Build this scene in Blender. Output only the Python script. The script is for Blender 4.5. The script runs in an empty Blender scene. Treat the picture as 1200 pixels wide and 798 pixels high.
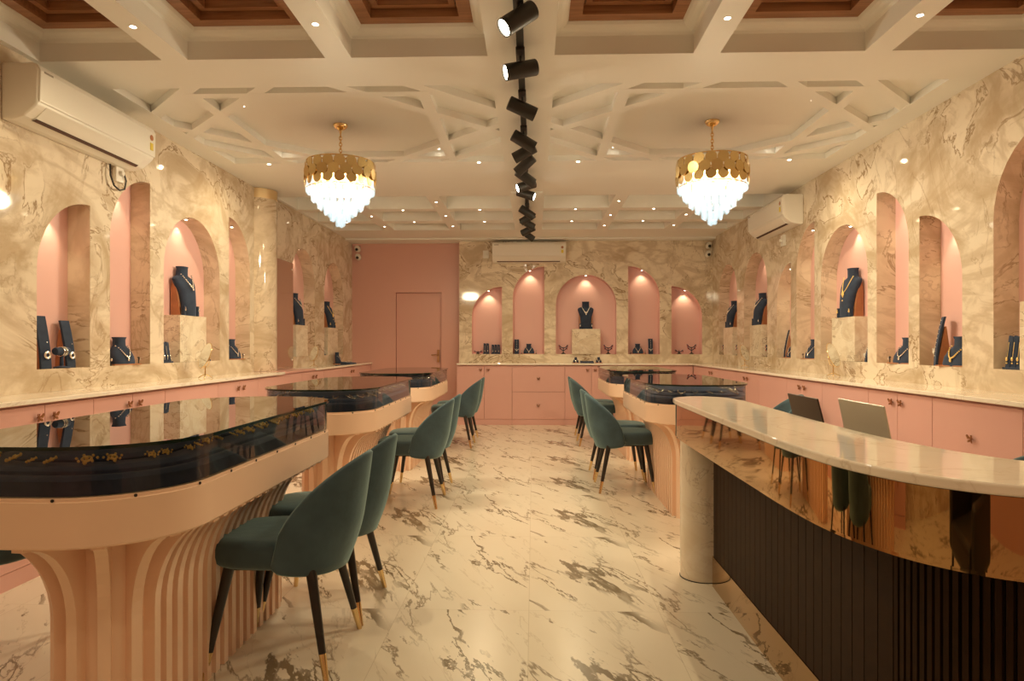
import bpy, bmesh, math, random
from math import sin, cos, pi, atan, sqrt, radians
from mathutils import Vector, Matrix
from mathutils.geometry import tessellate_polygon

random.seed(7)
scene = bpy.context.scene
C = scene.collection

# ------------------------------------------------------------------ camera, world, exposure, big lights
F = 800.0
YAW = atan(25 / F)
cam_d = bpy.data.cameras.new('camera')
cam_d.sensor_fit = 'HORIZONTAL'
cam_d.sensor_width = 36.0
cam_d.lens = 36.0 * F / 1200.0
cam_d.shift_y = 5 / 1200.0
cam_d.clip_start = 0.02
cam = bpy.data.objects.new('camera', cam_d)
cam.location = (0, 0, 1.21)
cam.rotation_euler = (pi / 2, 0, YAW)
C.objects.link(cam)
scene.camera = cam

world = bpy.data.worlds.new('world')
scene.world = world
world.use_nodes = True
world.node_tree.nodes['Background'].inputs[0].default_value = (1.0, 0.7, 0.42, 1)
world.node_tree.nodes['Background'].inputs[1].default_value = 0.02

vs = scene.view_settings
vs.view_transform = 'Standard'
vs.look = 'None'
vs.exposure = 0.34
vs.gamma = 1.0
vs.use_curve_mapping = False
try:
    scene.cycles.use_denoising = True
    scene.cycles.denoiser = 'OPENIMAGEDENOISE'
    scene.cycles.max_bounces = 10
    scene.cycles.diffuse_bounces = 5
    scene.cycles.glossy_bounces = 5
    scene.cycles.transparent_max_bounces = 24
    scene.cycles.transmission_bounces = 8
    scene.cycles.caustics_reflective = False
    scene.cycles.caustics_refractive = False
    scene.cycles.sample_clamp_indirect = 6.0
except Exception:
    pass

WARM = (1.0, 0.81, 0.49)
POWER_DOWN = 24.0
POWER_ENTRANCE_FILL = 15.0        # watts of one added, unseen fill downlight
POWER_NICHE = 3.0
POWER_TRACK = 10.0
POWER_BULB = 112.0

def link_light(name, data, loc, direction=None, parent=None):
    o = bpy.data.objects.new(name, data)
    o.location = loc
    if direction is not None:
        o.rotation_euler = Vector(direction).to_track_quat('-Z', 'Y').to_euler()
    C.objects.link(o)
    if parent is not None:
        o.parent = parent
    return o

LD = {}
def spot_data(key, energy, angle, radius, blend=0.6, color=WARM):
    if key not in LD:
        d = bpy.data.lights.new(key, 'SPOT')
        d.energy = energy; d.spot_size = radians(angle); d.spot_blend = blend
        d.shadow_soft_size = radius; d.color = color
        LD[key] = d
    return LD[key]

# ------------------------------------------------------------------ materials
M = {}
def new_mat(name):
    m = bpy.data.materials.new(name); m.use_nodes = True
    M[name] = m
    return m, m.node_tree, m.node_tree.nodes['Principled BSDF']

def plain(name, col, rough=0.5, metal=0.0, spec=0.5, noise=0.0, nscale=8.0, sheen=0.0, coat=0.0, emit=None, es=0.0, bump=0.0, bscale=60.0):
    m, nt, b = new_mat(name)
    b.inputs['Base Color'].default_value = (*col, 1)
    b.inputs['Roughness'].default_value = rough
    b.inputs['Metallic'].default_value = metal
    b.inputs['Specular IOR Level'].default_value = spec
    b.inputs['Sheen Weight'].default_value = sheen
    b.inputs['Coat Weight'].default_value = coat
    b.inputs['Coat Roughness'].default_value = 0.05
    tc = nt.nodes.new('ShaderNodeTexCoord')
    if noise > 0:
        n = nt.nodes.new('ShaderNodeTexNoise'); n.inputs['Scale'].default_value = nscale; n.inputs['Detail'].default_value = 4
        nt.links.new(tc.outputs['Object'], n.inputs['Vector'])
        r = nt.nodes.new('ShaderNodeValToRGB')
        r.color_ramp.elements[0].position = 0.3; r.color_ramp.elements[1].position = 0.7
        r.color_ramp.elements[0].color = (*[c * (1 - noise) for c in col], 1)
        r.color_ramp.elements[1].color = (*[min(1, c * (1 + noise)) for c in col], 1)
        nt.links.new(n.outputs['Fac'], r.inputs['Fac'])
        nt.links.new(r.outputs['Color'], b.inputs['Base Color'])
    if bump > 0:
        n = nt.nodes.new('ShaderNodeTexNoise'); n.inputs['Scale'].default_value = bscale; n.inputs['Detail'].default_value = 3
        nt.links.new(tc.outputs['Object'], n.inputs['Vector'])
        bp = nt.nodes.new('ShaderNodeBump'); bp.inputs['Strength'].default_value = bump; bp.inputs['Distance'].default_value = 0.01
        nt.links.new(n.outputs['Fac'], bp.inputs['Height']); nt.links.new(bp.outputs['Normal'], b.inputs['Normal'])
    if emit:
        b.inputs['Emission Color'].default_value = (*emit, 1); b.inputs['Emission Strength'].default_value = es
    return m

class NT:
    def __init__(s, nt): s.nt = nt
    def _in(s, sock, v):
        if isinstance(v, (int, float)): sock.default_value = v
        elif isinstance(v, (tuple, list)): sock.default_value = v
        else: s.nt.links.new(v, sock)
    def math(s, op, a, b=0.0, c=None, clamp=False):
        n = s.nt.nodes.new('ShaderNodeMath'); n.operation = op; n.use_clamp = clamp
        s._in(n.inputs[0], a); s._in(n.inputs[1], b)
        if c is not None: s._in(n.inputs[2], c)
        return n.outputs[0]
    def noise(s, vec, scale, detail=5, dist=0.0, rough=0.55):
        n = s.nt.nodes.new('ShaderNodeTexNoise')
        s._in(n.inputs['Vector'], vec); n.inputs['Scale'].default_value = scale
        n.inputs['Detail'].default_value = detail; n.inputs['Distortion'].default_value = dist; n.inputs['Roughness'].default_value = rough
        return n.outputs['Fac']
    def step(s, v, a, b, lo=0.0, hi=1.0):
        n = s.nt.nodes.new('ShaderNodeMapRange'); n.interpolation_type = 'SMOOTHSTEP'
        s._in(n.inputs['Value'], v)
        n.inputs['From Min'].default_value = a; n.inputs['From Max'].default_value = b
        n.inputs['To Min'].default_value = lo; n.inputs['To Max'].default_value = hi
        return n.outputs['Result']
    def mix(s, fac, a, b):
        n = s.nt.nodes.new('ShaderNodeMix'); n.data_type = 'RGBA'
        s._in(n.inputs[0], fac); s._in(n.inputs[6], a); s._in(n.inputs[7], b)
        return n.outputs[2]
    def mapping(s, vec, loc=(0, 0, 0), rot=(0, 0, 0), scale=(1, 1, 1)):
        n = s.nt.nodes.new('ShaderNodeMapping')
        s._in(n.inputs['Vector'], vec)
        n.inputs['Location'].default_value = loc; n.inputs['Rotation'].default_value = rot; n.inputs['Scale'].default_value = scale
        return n.outputs[0]
    def comb(s, x, y, z):
        n = s.nt.nodes.new('ShaderNodeCombineXYZ')
        s._in(n.inputs[0], x); s._in(n.inputs[1], y); s._in(n.inputs[2], z)
        return n.outputs[0]

def vein(t, vec, scale, width, detail=6, dist=1.0, rough=0.6):
    n = t.noise(vec, scale, detail, dist, rough)
    a = t.math('ABSOLUTE', t.math('SUBTRACT', n, 0.5))
    return t.step(a, 0.0, width, 1.0, 0.0)

def marble_wall_mat(name, sx=1.0, base=(0.79, 0.685, 0.545), cloud=(0.47, 0.345, 0.215), dark=(0.33, 0.22, 0.125), strength=1.0, rough=0.055, off=(0, 0, 0)):
    m, nt, b = new_mat(name)
    t = NT(nt)
    geo = nt.nodes.new('ShaderNodeNewGeometry')
    p = t.mapping(geo.outputs['Position'], loc=off, rot=(0.5, 0.3, 0.2), scale=(sx, sx, sx * 0.8))
    q_ = t.mapping(geo.outputs['Position'], loc=off, rot=(0.5, 0.25, 0.1), scale=(sx * 0.8, sx * 0.8, sx * 1.25))
    big = t.noise(q_, 0.8, 3, 1.0, 0.5)
    c1 = t.step(t.noise(q_, 1.35, 6, 2.0, 0.55), 0.45, 0.66, 0, 0.72 * strength)
    c2 = t.step(t.noise(t.mapping(q_, loc=(7, 4, 2)), 3.2, 6, 2.4, 0.6), 0.50, 0.68, 0, 0.38 * strength)
    v1 = t.math('MULTIPLY', vein(t, q_, 1.35, 0.018, 7, 2.0, 0.58), t.step(big, 0.42, 0.60))
    v2 = t.math('MULTIPLY', vein(t, t.mapping(p, loc=(9, 2, 4), scale=(1, 1, .55)), 2.3, 0.018, 6, 1.8, 0.58), t.step(t.noise(p, 1.1, 2, 0.8), 0.48, 0.62))
    v3 = t.math('MULTIPLY', vein(t, t.mapping(q_, loc=(5, 3, 1)), 0.8, 0.07, 6, 2.2, 0.55), 0.50)
    v3 = t.math('MAXIMUM', v3, c2)
    col = t.mix(c1, (*base, 1), (*cloud, 1))
    col = t.mix(t.math('MULTIPLY', v3, strength), col, (*cloud, 1))
    col = t.mix(t.math('MULTIPLY', v1, 1.0 * strength), col, (*dark, 1))
    col = t.mix(t.math('MULTIPLY', v2, 0.50 * strength), col, (*dark, 1))
    nt.links.new(col, b.inputs['Base Color'])
    b.inputs['Roughness'].default_value = rough
    return m

def floor_mat():
    m, nt, b = new_mat('floor_marble')
    t = NT(nt)
    geo = nt.nodes.new('ShaderNodeNewGeometry')
    sep = nt.nodes.new('ShaderNodeSeparateXYZ'); nt.links.new(geo.outputs['Position'], sep.inputs[0])
    TX, TY = 0.59, 1.2
    u = t.math('DIVIDE', t.math('ADD', sep.outputs[0], 0.02 + TX * 20), TX)
    v = t.math('DIVIDE', t.math('ADD', sep.outputs[1], -3.11 + TY * 20), TY)
    iu = t.math('FLOOR', u); iv = t.math('FLOOR', v)
    fu = t.math('SUBTRACT', u, iu); fv = t.math('SUBTRACT', v, iv)
    par = t.math('MODULO', iu, 2.0)
    px = t.math('ADD', t.math('MULTIPLY', fu, TX), t.math('MULTIPLY', par, 1.7))
    py = t.math('MULTIPLY', fv, TY)
    p = t.comb(px, py, 0.0)
    pr = t.mapping(t.mapping(p, rot=(0, 0, 1.15)), loc=(0.85, 0.12, 0.4), scale=(0.55, 2.1, 1.0))
    mask = t.step(t.noise(pr, 1.6, 1, 0.2), 0.53, 0.62)
    na = t.math('ABSOLUTE', t.math('SUBTRACT', t.noise(pr, 1.2, 8, 0.35, 0.60), 0.5))
    wd = t.math('ADD', t.math('MULTIPLY', t.step(t.noise(t.mapping(pr, loc=(2, 5, 0)), 2.2, 3, 0.3), 0.48, 0.70), 0.030), 0.007)
    v1 = t.math('MULTIPLY', t.step(t.math('DIVIDE', na, wd), 0.55, 1.0, 1.0, 0.0), t.step(t.noise(pr, 1.5, 1, 0.2), 0.46, 0.54))
    v1 = t.math('MULTIPLY', v1, t.step(t.noise(pr, 9.0, 4, 0.5), 0.30, 0.55, 0.55, 1.0))
    v2 = t.math('MULTIPLY', vein(t, t.mapping(pr, loc=(3.1, 1.7, 0)), 1.5, 0.018, 7, 0.4, 0.62), t.step(t.noise(pr, 1.8, 1), 0.46, 0.60))
    v3 = vein(t, t.mapping(pr, loc=(8.1, 4.7, 0)), 0.8, 0.006, 7, 0.4, 0.62)
    cl = t.step(t.noise(pr, 1.2, 4, 1.0), 0.4, 0.75, 0, 0.30)
    col = t.mix(cl, (0.81, 0.73, 0.60, 1), (0.68, 0.58, 0.43, 1))
    col = t.mix(v1, col, (0.22, 0.17, 0.105, 1))
    col = t.mix(t.math('MULTIPLY', v2, 0.9), col, (0.26, 0.20, 0.13, 1))
    col = t.mix(t.math('MULTIPLY', v3, 0.30), col, (0.38, 0.29, 0.18, 1))
    du = t.math('MULTIPLY', t.math('SUBTRACT', 0.5, t.math('ABSOLUTE', t.math('SUBTRACT', fu, 0.5))), TX)
    dv = t.math('MULTIPLY', t.math('SUBTRACT', 0.5, t.math('ABSOLUTE', t.math('SUBTRACT', fv, 0.5))), TY)
    g = t.step(t.math('MINIMUM', du, dv), 0.0006, 0.0018, 1, 0)
    col = t.mix(t.math('MULTIPLY', g, 0.45), col, (0.42, 0.33, 0.22, 1))
    nt.links.new(col, b.inputs['Base Color'])
    b.inputs['Roughness'].default_value = 0.24
    return m

marble_wall_mat('wall_marble')
marble_wall_mat('niche_marble', base=(0.76, 0.64, 0.49), strength=0.8, off=(2, 1, 3))
marble_wall_mat('back_marble', base=(0.84, 0.74, 0.59), sx=1.0, off=(4, 7, 1))
marble_wall_mat('pale_marble', sx=2.4, base=(0.84, 0.76, 0.64), cloud=(0.70, 0.58, 0.42), strength=0.55, rough=0.06)
marble_wall_mat('block_marble', sx=2.6, base=(0.84, 0.75, 0.60), cloud=(0.64, 0.50, 0.34), strength=0.8, off=(1, 5, 2))
marble_wall_mat('counter_marble', sx=1.3, base=(0.93, 0.86, 0.76), cloud=(0.86, 0.76, 0.62), dark=(0.55, 0.42, 0.28), strength=0.4, rough=0.05, off=(6, 1, 2))
floor_mat()
plain('ceiling_paint', (0.86, 0.855, 0.81), 0.55, spec=0.3, noise=0.015, nscale=1.5)
plain('coffer_panel', (0.72, 0.68, 0.58), 0.35)
m, nt, b = new_mat('wood')
t = NT(nt); tc = nt.nodes.new('ShaderNodeTexCoord')
g = t.noise(t.mapping(tc.outputs['Object'], scale=(2, 30, 30)), 1.5, 4, 0.6)
nt.links.new(t.mix(t.step(g, 0.3, 0.7), (0.27, 0.115, 0.05, 1), (0.40, 0.19, 0.09, 1)), b.inputs['Base Color']); b.inputs['Roughness'].default_value = 0.35
plain('pink_wall', (0.70, 0.40, 0.34), 0.33, noise=0.02, nscale=1.2)
plain('pink_niche', (0.76, 0.46, 0.42), 0.45, noise=0.015, nscale=2)
plain('pink_cabinet', (0.72, 0.415, 0.37), 0.28, noise=0.015, nscale=1.5)
plain('peach_lacquer', (0.92, 0.66, 0.49), 0.35, noise=0.01, nscale=2)
plain('dark_gap', (0.10, 0.05, 0.035), 0.8)
plain("teal_velvet", (0.046, 0.080, 0.104), 0.75, spec=0.3, noise=0.30, nscale=7, sheen=0.75, bump=0.15, bscale=25)
M['teal_velvet'].node_tree.nodes['Principled BSDF'].inputs['Sheen Tint'].default_value = (0.5, 0.75, 0.75, 1)
plain('navy_velvet', (0.036, 0.050, 0.085), 0.85, spec=0.2, sheen=0.25, noise=0.2, nscale=12)
M['navy_velvet'].node_tree.nodes['Principled BSDF'].inputs['Sheen Tint'].default_value = (0.4, 0.5, 0.8, 1)
plain('case_velvet', (0.060, 0.090, 0.175), 0.9, spec=0.2, sheen=0.3, noise=0.2, nscale=12)
plain('black_leg', (0.022, 0.017, 0.014), 0.35)
plain('black_metal', (0.022, 0.019, 0.016), 0.45)
plain('black_wood', (0.030, 0.014, 0.005), 0.6, spec=0.15, noise=0.15, nscale=20)
plain('brass', (0.82, 0.60, 0.30), 0.22, metal=1.0)
plain('gold_disc', (0.66, 0.48, 0.22), 0.25, metal=1.0)
plain('gold_jewel', (1.0, 0.72, 0.26), 0.28, metal=0.25)
plain('silver_jewel', (0.92, 0.90, 0.86), 0.18, metal=1.0)
plain('pearl', (0.88, 0.84, 0.76), 0.15, coat=0.5)
plain('ruby', (0.45, 0.02, 0.03), 0.15)
plain('emerald', (0.02, 0.25, 0.10), 0.15)
plain('copper_handle', (0.42, 0.23, 0.12), 0.35, metal=1.0)
plain('stand_wood', (0.42, 0.17, 0.07), 0.4, noise=0.15, nscale=14)
plain('white_plastic', (0.82, 0.78, 0.70), 0.32)
plain('grey_plastic', (0.30, 0.25, 0.19), 0.5)
plain('yellow_label', (0.80, 0.62, 0.08), 0.5)
plain('amber_mirror', (0.52, 0.33, 0.15), 0.03, metal=1.0)
plain('champagne', (0.88, 0.70, 0.42), 0.28, metal=1.0)
plain('mirror', (0.86, 0.86, 0.84), 0.03, metal=1.0)
plain('bronze_glass', (0.50, 0.33, 0.235), 0.12, metal=0.5, coat=1.0)
plain('laptop_silver', (0.66, 0.63, 0.52), 0.35, metal=0.1)
plain('laptop_dark', (0.045, 0.030, 0.022), 0.35)
plain('lens', (1, 0.95, 0.85), 0.4, emit=(1, 0.88, 0.68), es=14.0)
plain('lens_dim', (0.9, 0.85, 0.7), 0.3, emit=(1, 0.80, 0.55), es=1.2)
plain('glass_edge', (0.010, 0.022, 0.016), 0.08)

def glass_mat(name, tint=(0.93, 0.93, 0.90), ior=1.5, boost=1.0):
    m = bpy.data.materials.new(name); m.use_nodes = True; M[name] = m
    nt = m.node_tree; nt.nodes.clear()
    out = nt.nodes.new('ShaderNodeOutputMaterial')
    tr = nt.nodes.new('ShaderNodeBsdfTransparent'); tr.inputs[0].default_value = (*tint, 1)
    gl = nt.nodes.new('ShaderNodeBsdfGlossy'); gl.inputs['Roughness'].default_value = 0.0
    fr = nt.nodes.new('ShaderNodeFresnel'); fr.inputs['IOR'].default_value = ior
    mu = nt.nodes.new('ShaderNodeMath'); mu.operation = 'MULTIPLY'; mu.inputs[1].default_value = boost; mu.use_clamp = True
    mx = nt.nodes.new('ShaderNodeMixShader')
    nt.links.new(fr.outputs[0], mu.inputs[0]); nt.links.new(mu.outputs[0], mx.inputs[0])
    nt.links.new(tr.outputs[0], mx.inputs[1]); nt.links.new(gl.outputs[0], mx.inputs[2])
    nt.links.new(mx.outputs[0], out.inputs[0])
    return m
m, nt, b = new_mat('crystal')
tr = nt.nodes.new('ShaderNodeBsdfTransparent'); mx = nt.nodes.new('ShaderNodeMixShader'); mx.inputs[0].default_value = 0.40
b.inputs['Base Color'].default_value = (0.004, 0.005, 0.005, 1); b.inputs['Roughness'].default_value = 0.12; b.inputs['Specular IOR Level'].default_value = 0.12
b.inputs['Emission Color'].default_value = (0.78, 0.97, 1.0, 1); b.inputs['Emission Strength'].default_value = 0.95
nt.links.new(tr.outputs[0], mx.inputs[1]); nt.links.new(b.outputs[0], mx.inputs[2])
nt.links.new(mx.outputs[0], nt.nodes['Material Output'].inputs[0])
glass_mat('case_glass', (0.96, 0.95, 0.92), 1.45, 1.1)
glass_mat('top_glass', (0.90, 0.90, 0.86), 2.1, 1.25)

# ------------------------------------------------------------------ mesh builder
class MB:
    def __init__(s): s.v = []; s.f = []; s.m = []
    def add(s, verts, faces, mi=0, mat=None):
        b = len(s.v)
        if mat is not None: verts = [mat @ Vector(v) for v in verts]
        s.v += [tuple(v) for v in verts]
        s.f += [tuple(i + b for i in f) for f in faces]
        s.m += [mi] * len(faces)
        return s
    def box(s, a, b, mi=0, mat=None):
        x0, y0, z0 = a; x1, y1, z1 = b
        vs_ = [(x0, y0, z0), (x1, y0, z0), (x1, y1, z0), (x0, y1, z0), (x0, y0, z1), (x1, y0, z1), (x1, y1, z1), (x0, y1, z1)]
        return s.add(vs_, [(0, 3, 2, 1), (4, 5, 6, 7), (0, 1, 5, 4), (1, 2, 6, 5), (2, 3, 7, 6), (3, 0, 4, 7)], mi, mat)
    def prism(s, poly, z0, z1, mi=0, mat=None, top=None):
        n = len(poly); top = top or poly
        vs_ = [(x, y, z0) for x, y in poly] + [(x, y, z1) for x, y in top]
        fs = [(i, (i + 1) % n, n + (i + 1) % n, n + i) for i in range(n)]
        fs += [tuple(range(n - 1, -1, -1)), tuple(range(n, 2 * n))]
        return s.add(vs_, fs, mi, mat)
    def rings(s, rings, mi=0, closed=True, cap=True, mat=None):
        n = len(rings[0]); vs_ = [p for r in rings for p in r]; fs = []
        for k in range(len(rings) - 1):
            for i in range(n if closed else n - 1):
                j = (i + 1) % n
                fs.append((k * n + i, k * n + j, (k + 1) * n + j, (k + 1) * n + i))
        if cap and closed:
            fs.append(tuple(range(n - 1, -1, -1))); o = (len(rings) - 1) * n
            fs.append(tuple(range(o, o + n)))
        return s.add(vs_, fs, mi, mat)
    def lathe(s, prof, n=20, mi=0, mat=None, c=(0, 0)):
        return s.rings([[(c[0] + max(r, 1e-4) * cos(2 * pi * i / n), c[1] + max(r, 1e-4) * sin(2 * pi * i / n), z) for i in range(n)] for r, z in prof], mi, mat=mat)
    def tube(s, path, r, n=8, mi=0, mat=None, loop=False):
        path = [Vector(p) for p in path]; rs = r if isinstance(r, (list, tuple)) else [r] * len(path)
        rings = []; up = None
        for i, p in enumerate(path):
            a = path[i - 1] if (i > 0 or loop) else p
            b = path[(i + 1) % len(path)] if (i < len(path) - 1 or loop) else p
            t_ = (b - a).normalized()
            if up is None:
                up = Vector((0, 0, 1)) if abs(t_.z) < 0.9 else Vector((1, 0, 0))
            x = t_.cross(up)
            if x.length < 1e-5: x = t_.orthogonal()
            x.normalize(); y = x.cross(t_).normalized(); up = y
            rings.append([tuple(p + (x * cos(2 * pi * k / n) + y * sin(2 * pi * k / n)) * rs[i]) for k in range(n)])
        if loop: rings.append(rings[0])
        return s.rings(rings, mi, cap=not loop, mat=mat)
    def ball(s, c, r, mi=0, n=10, sc=(1, 1, 1), mat=None):
        k = max(4, n // 2)
        rings = [[(c[0] + sc[0] * r * sin(pi * a / k) * cos(2 * pi * i / n) , c[1] + sc[1] * r * sin(pi * a / k) * sin(2 * pi * i / n), c[2] - sc[2] * r * cos(pi * a / k)) for i in range(n)] for a in range(1, k)]
        b = len(rings)
        vs_ = [p for q in rings for p in q] + [(c[0], c[1], c[2] - sc[2] * r), (c[0], c[1], c[2] + sc[2] * r)]
        fs = []
        for q in range(b - 1):
            for i in range(n):
                fs.append((q * n + i, q * n + (i + 1) % n, (q + 1) * n + (i + 1) % n, (q + 1) * n + i))
        lo, hi = b * n, b * n + 1
        for i in range(n):
            fs.append((lo, (i + 1) % n, i)); fs.append((hi, (b - 1) * n + i, (b - 1) * n + (i + 1) % n))
        return s.add(vs_, fs, mi, mat)
    def build(s, name, mats, parent=None, smooth=False, bevel=0.0, seg=2, fix=True, loc=None, subd=0):
        me = bpy.data.meshes.new(name)
        me.from_pydata(s.v, [], s.f)
        if isinstance(mats, str): mats = [mats]
        for q in mats: me.materials.append(M[q])
        me.polygons.foreach_set('material_index', s.m)
        if fix:
            bm = bmesh.new(); bm.from_mesh(me); bmesh.ops.recalc_face_normals(bm, faces=bm.faces); bm.to_mesh(me); bm.free()
        if smooth:
            me.polygons.foreach_set('use_smooth', [True] * len(me.polygons))
            if smooth != 'all': me.set_sharp_from_angle(angle=radians(40))
        me.update()
        o = bpy.data.objects.new(name, me)
        if loc: o.location = loc
        C.objects.link(o)
        if parent is not None: o.parent = parent
        if bevel > 0:
            md = o.modifiers.new('bevel', 'BEVEL'); md.width = bevel; md.segments = seg; md.limit_method = 'ANGLE'; md.angle_limit = radians(40)
        if subd:
            md = o.modifiers.new('subdivision', 'SUBSURF'); md.levels = subd; md.render_levels = subd
        return o

def tag(o, label, cat, group=None):
    o['label'] = label; o['category'] = cat
    if group: o['group'] = group
    return o
def thing(name, label, cat, loc=(0, 0, 0), rz=0.0, group=None):
    o = bpy.data.objects.new(name, None); o.location = loc; o.rotation_euler = (0, 0, rz)
    o.empty_display_size = 0.1
    C.objects.link(o)
    return tag(o, label, cat, group)
def struct(o): o['kind'] = 'structure'; return o
def copy_tree(root, loc, rz=None, label=None, group=None):
    kids = {}
    for o in bpy.data.objects:
        if o.parent: kids.setdefault(o.parent.name, []).append(o)
    def rec(o, par):
        c = o.copy(); C.objects.link(c)
        if par is not None: c.parent = par
        for ch in kids.get(o.name, []): rec(ch, c)
        return c
    r = rec(root, None); r.location = loc
    if rz is not None: r.rotation_euler = (r.rotation_euler[0], r.rotation_euler[1], rz)
    if label: r['label'] = label
    if group: r['group'] = group
    return r
ORD_X = ['%s' % a for a in ('seventeenth', 'eighteenth', 'nineteenth', 'twentieth', 'twenty-first', 'twenty-second', 'twenty-third', 'twenty-fourth', 'twenty-fifth', 'twenty-sixth', 'twenty-seventh', 'twenty-eighth')]
ORD = ['first', 'second', 'third', 'fourth', 'fifth', 'sixth', 'seventh', 'eighth', 'ninth', 'tenth', 'eleventh', 'twelfth', 'thirteenth', 'fourteenth', 'fifteenth', 'sixteenth'] + ORD_X

# ------------------------------------------------------------------ room shell
XL, XR, YB, H, Y0 = -2.90, 2.77, 10.65, 2.85, -1.6
YP = 10.85          # pink part of the far wall stands a little deeper
XC = -1.16          # where marble starts on the far wall
ND = 0.15           # niche depth
o = MB().box((XL - 0.2, Y0 - 0.1, -0.06), (XR + 0.2, YP + 0.1, 0)).build('floor', 'floor_marble'); struct(o)

SILL = 1.065
def arch_outline(u0, u1, top, kind, sill=SILL, n=18):
    """kind full: round arch; hi1 / hi0: quarter arch whose tall side is at u1 / u0"""
    pts = [(u0, sill), (u1, sill)]
    w = u1 - u0
    if kind == 'full':
        r = w / 2; c = (u0 + u1) / 2
        for i in range(n + 1):
            a = pi * i / n; pts.append((c + r * cos(a), top - r + r * sin(a)))
    elif kind == 'hi1':
        pts.append((u1, top))
        for i in range(1, n + 1):
            a = pi / 2 + (pi / 2) * i / n; pts.append((u1 + w * cos(a), top - w + w * sin(a)))
    else:
        for i in range(n + 1):
            a = (pi / 2) * i / n; pts.append((u0 + w * cos(a), top - w + w * sin(a)))
    return pts

def niche_wall(name, u0, u1, z0, z1, niches, xf, mats):
    mb = MB()
    outer = [(u0, z0), (u1, z0), (u1, z1), (u0, z1)]
    loops = [[Vector((a, b_, 0)) for a, b_ in outer]]
    flat = list(outer)
    outs = [arch_outline(*nn) for nn in niches]
    for q in outs:
        loops.append([Vector((a, b_, 0)) for a, b_ in q]); flat += q
    tris = tessellate_polygon(loops)
    mb.add([xf(a, b_, 0) for a, b_ in flat], [tuple(t_) for t_ in tris], 0)
    for q in outs:
        n = len(q)
        mb.add([xf(a, b_, 0) for a, b_ in q] + [xf(a, b_, ND) for a, b_ in q], [(i, (i + 1) % n, n + (i + 1) % n, n + i) for i in range(n)], 1)
        mb.add([xf(a, b_, ND) for a, b_ in q], [tuple(range(n))], 2)
    # outer skin so the wall is a solid slab
    t_ = 0.22
    c4 = [xf(a, b_, 0) for a, b_ in outer] + [xf(a, b_, t_) for a, b_ in outer]
    mb.add(c4, [(0, 1, 5, 4), (1, 2, 6, 5), (2, 3, 7, 6), (3, 0, 4, 7), (4, 5, 6, 7)], 0)
    return struct(mb.build(name, mats, fix=False))

LN = [(3.90, 4.38, 2.12, 'hi1'), (4.59, 5.08, 2.43, 'hi1'), (5.27, 6.23, 2.29, 'full'), (6.42, 6.90, 2.43, 'hi0'),
      (8.08, 8.98, 2.42, 'full'), (9.39, 10.32, 2.40, 'full'), (2.0, 2.9, 2.42, 'full')]
RN = [(3.22, 4.20, 2.45, 'full'), (4.50, 4.99, 2.13, 'hi1'), (5.13, 5.60, 2.43, 'hi1'), (5.75, 6.67, 2.28, 'full'), (6.82, 7.28, 2.43, 'hi0'),
      (7.44, 7.86, 2.10, 'hi0'), (8.18, 9.07, 2.36, 'full'), (9.38, 10.28, 2.36, 'full'), (1.4, 2.3, 2.42, 'full')]
# on the right wall the tall side of each quarter arch lies away from the camera for the near pair
RN = [(a, b_, c, {'hi1': 'hi1', 'hi0': 'hi0', 'full': 'full'}[k]) for a, b_, c, k in RN]
BN = [(-0.96, -0.49, 2.115, 'hi1'), (-0.32, 0.17, 2.43, 'hi1'), (0.35, 1.29, 2.30, 'full'), (1.47, 1.96, 2.43, 'hi0'), (2.14, 2.61, 2.115, 'hi0')]
CT = 0.93
niche_wall('wall_left', Y0, YP, 0, H, LN, lambda u, z, d: (XL - d, u, z), ['wall_marble', 'niche_marble', 'pink_niche'])
niche_wall('wall_right', Y0, YB, 0, H, RN, lambda u, z, d: (XR + d, u, z), ['wall_marble', 'niche_marble', 'pink_niche'])
niche_wall('wall_back', XC, XR, 0, H, BN, lambda u, z, d: (u, YB + d, z), ['back_marble', 'pink_niche', 'pink_niche'])
struct(MB().box((XL - 0.2, Y0 - 0.12, 0), (XR + 0.2, Y0, H)).build('wall_front', 'pink_wall'))
# pink wall with recessed door
DX0, DX1, DZ = -2.20, -1.465, 2.045
mb = MB()
outer = [(XL, 0), (XC, 0), (XC, H), (XL, H)]
hole = [(DX0, 0.002), (DX1, 0.002), (DX1, DZ), (DX0, DZ)]
tris = tessellate_polygon([[Vector((a, b_, 0)) for a, b_ in outer], [Vector((a, b_, 0)) for a, b_ in hole]])
mb.add([(a, YP, b_) for a, b_ in outer + hole], [tuple(q) for q in tris])
mb.add([(a, YP, b_) for a, b_ in hole] + [(a, YP + 0.09, b_) for a, b_ in hole], [(i, (i + 1) % 4, 4 + (i + 1) % 4, 4 + i) for i in range(4)])
mb.box((XL, YP + 0.09, 0), (XC, YP + 0.15, H))
struct(mb.build('wall_back_pink', 'pink_wall', fix=False))
door = MB().box((DX0 + 0.004, YP + 0.055, 0.005), (DX1 - 0.004, YP + 0.088, DZ - 0.004)).build('door_1', 'pink_wall', bevel=0.002); struct(door)
mb = MB().box((DX1 - 0.075, YP + 0.035, 0.93), (DX1 - 0.035, YP + 0.056, 1.13))
mb.tube([(DX1 - 0.055, YP + 0.04, 1.05), (DX1 - 0.055, YP - 0.01, 1.05), (DX1 - 0.16, YP - 0.015, 1.045)], 0.009)
mb.lathe([(0.018, 0), (0.018, 0.01)], 14, mat=Matrix.Translation((DX1 - 0.055, YP + 0.035, 0.965)) @ Matrix.Rotation(pi / 2, 4, 'X'))
mb.build('door_handle', 'copper_handle', door, smooth=True)

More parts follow.
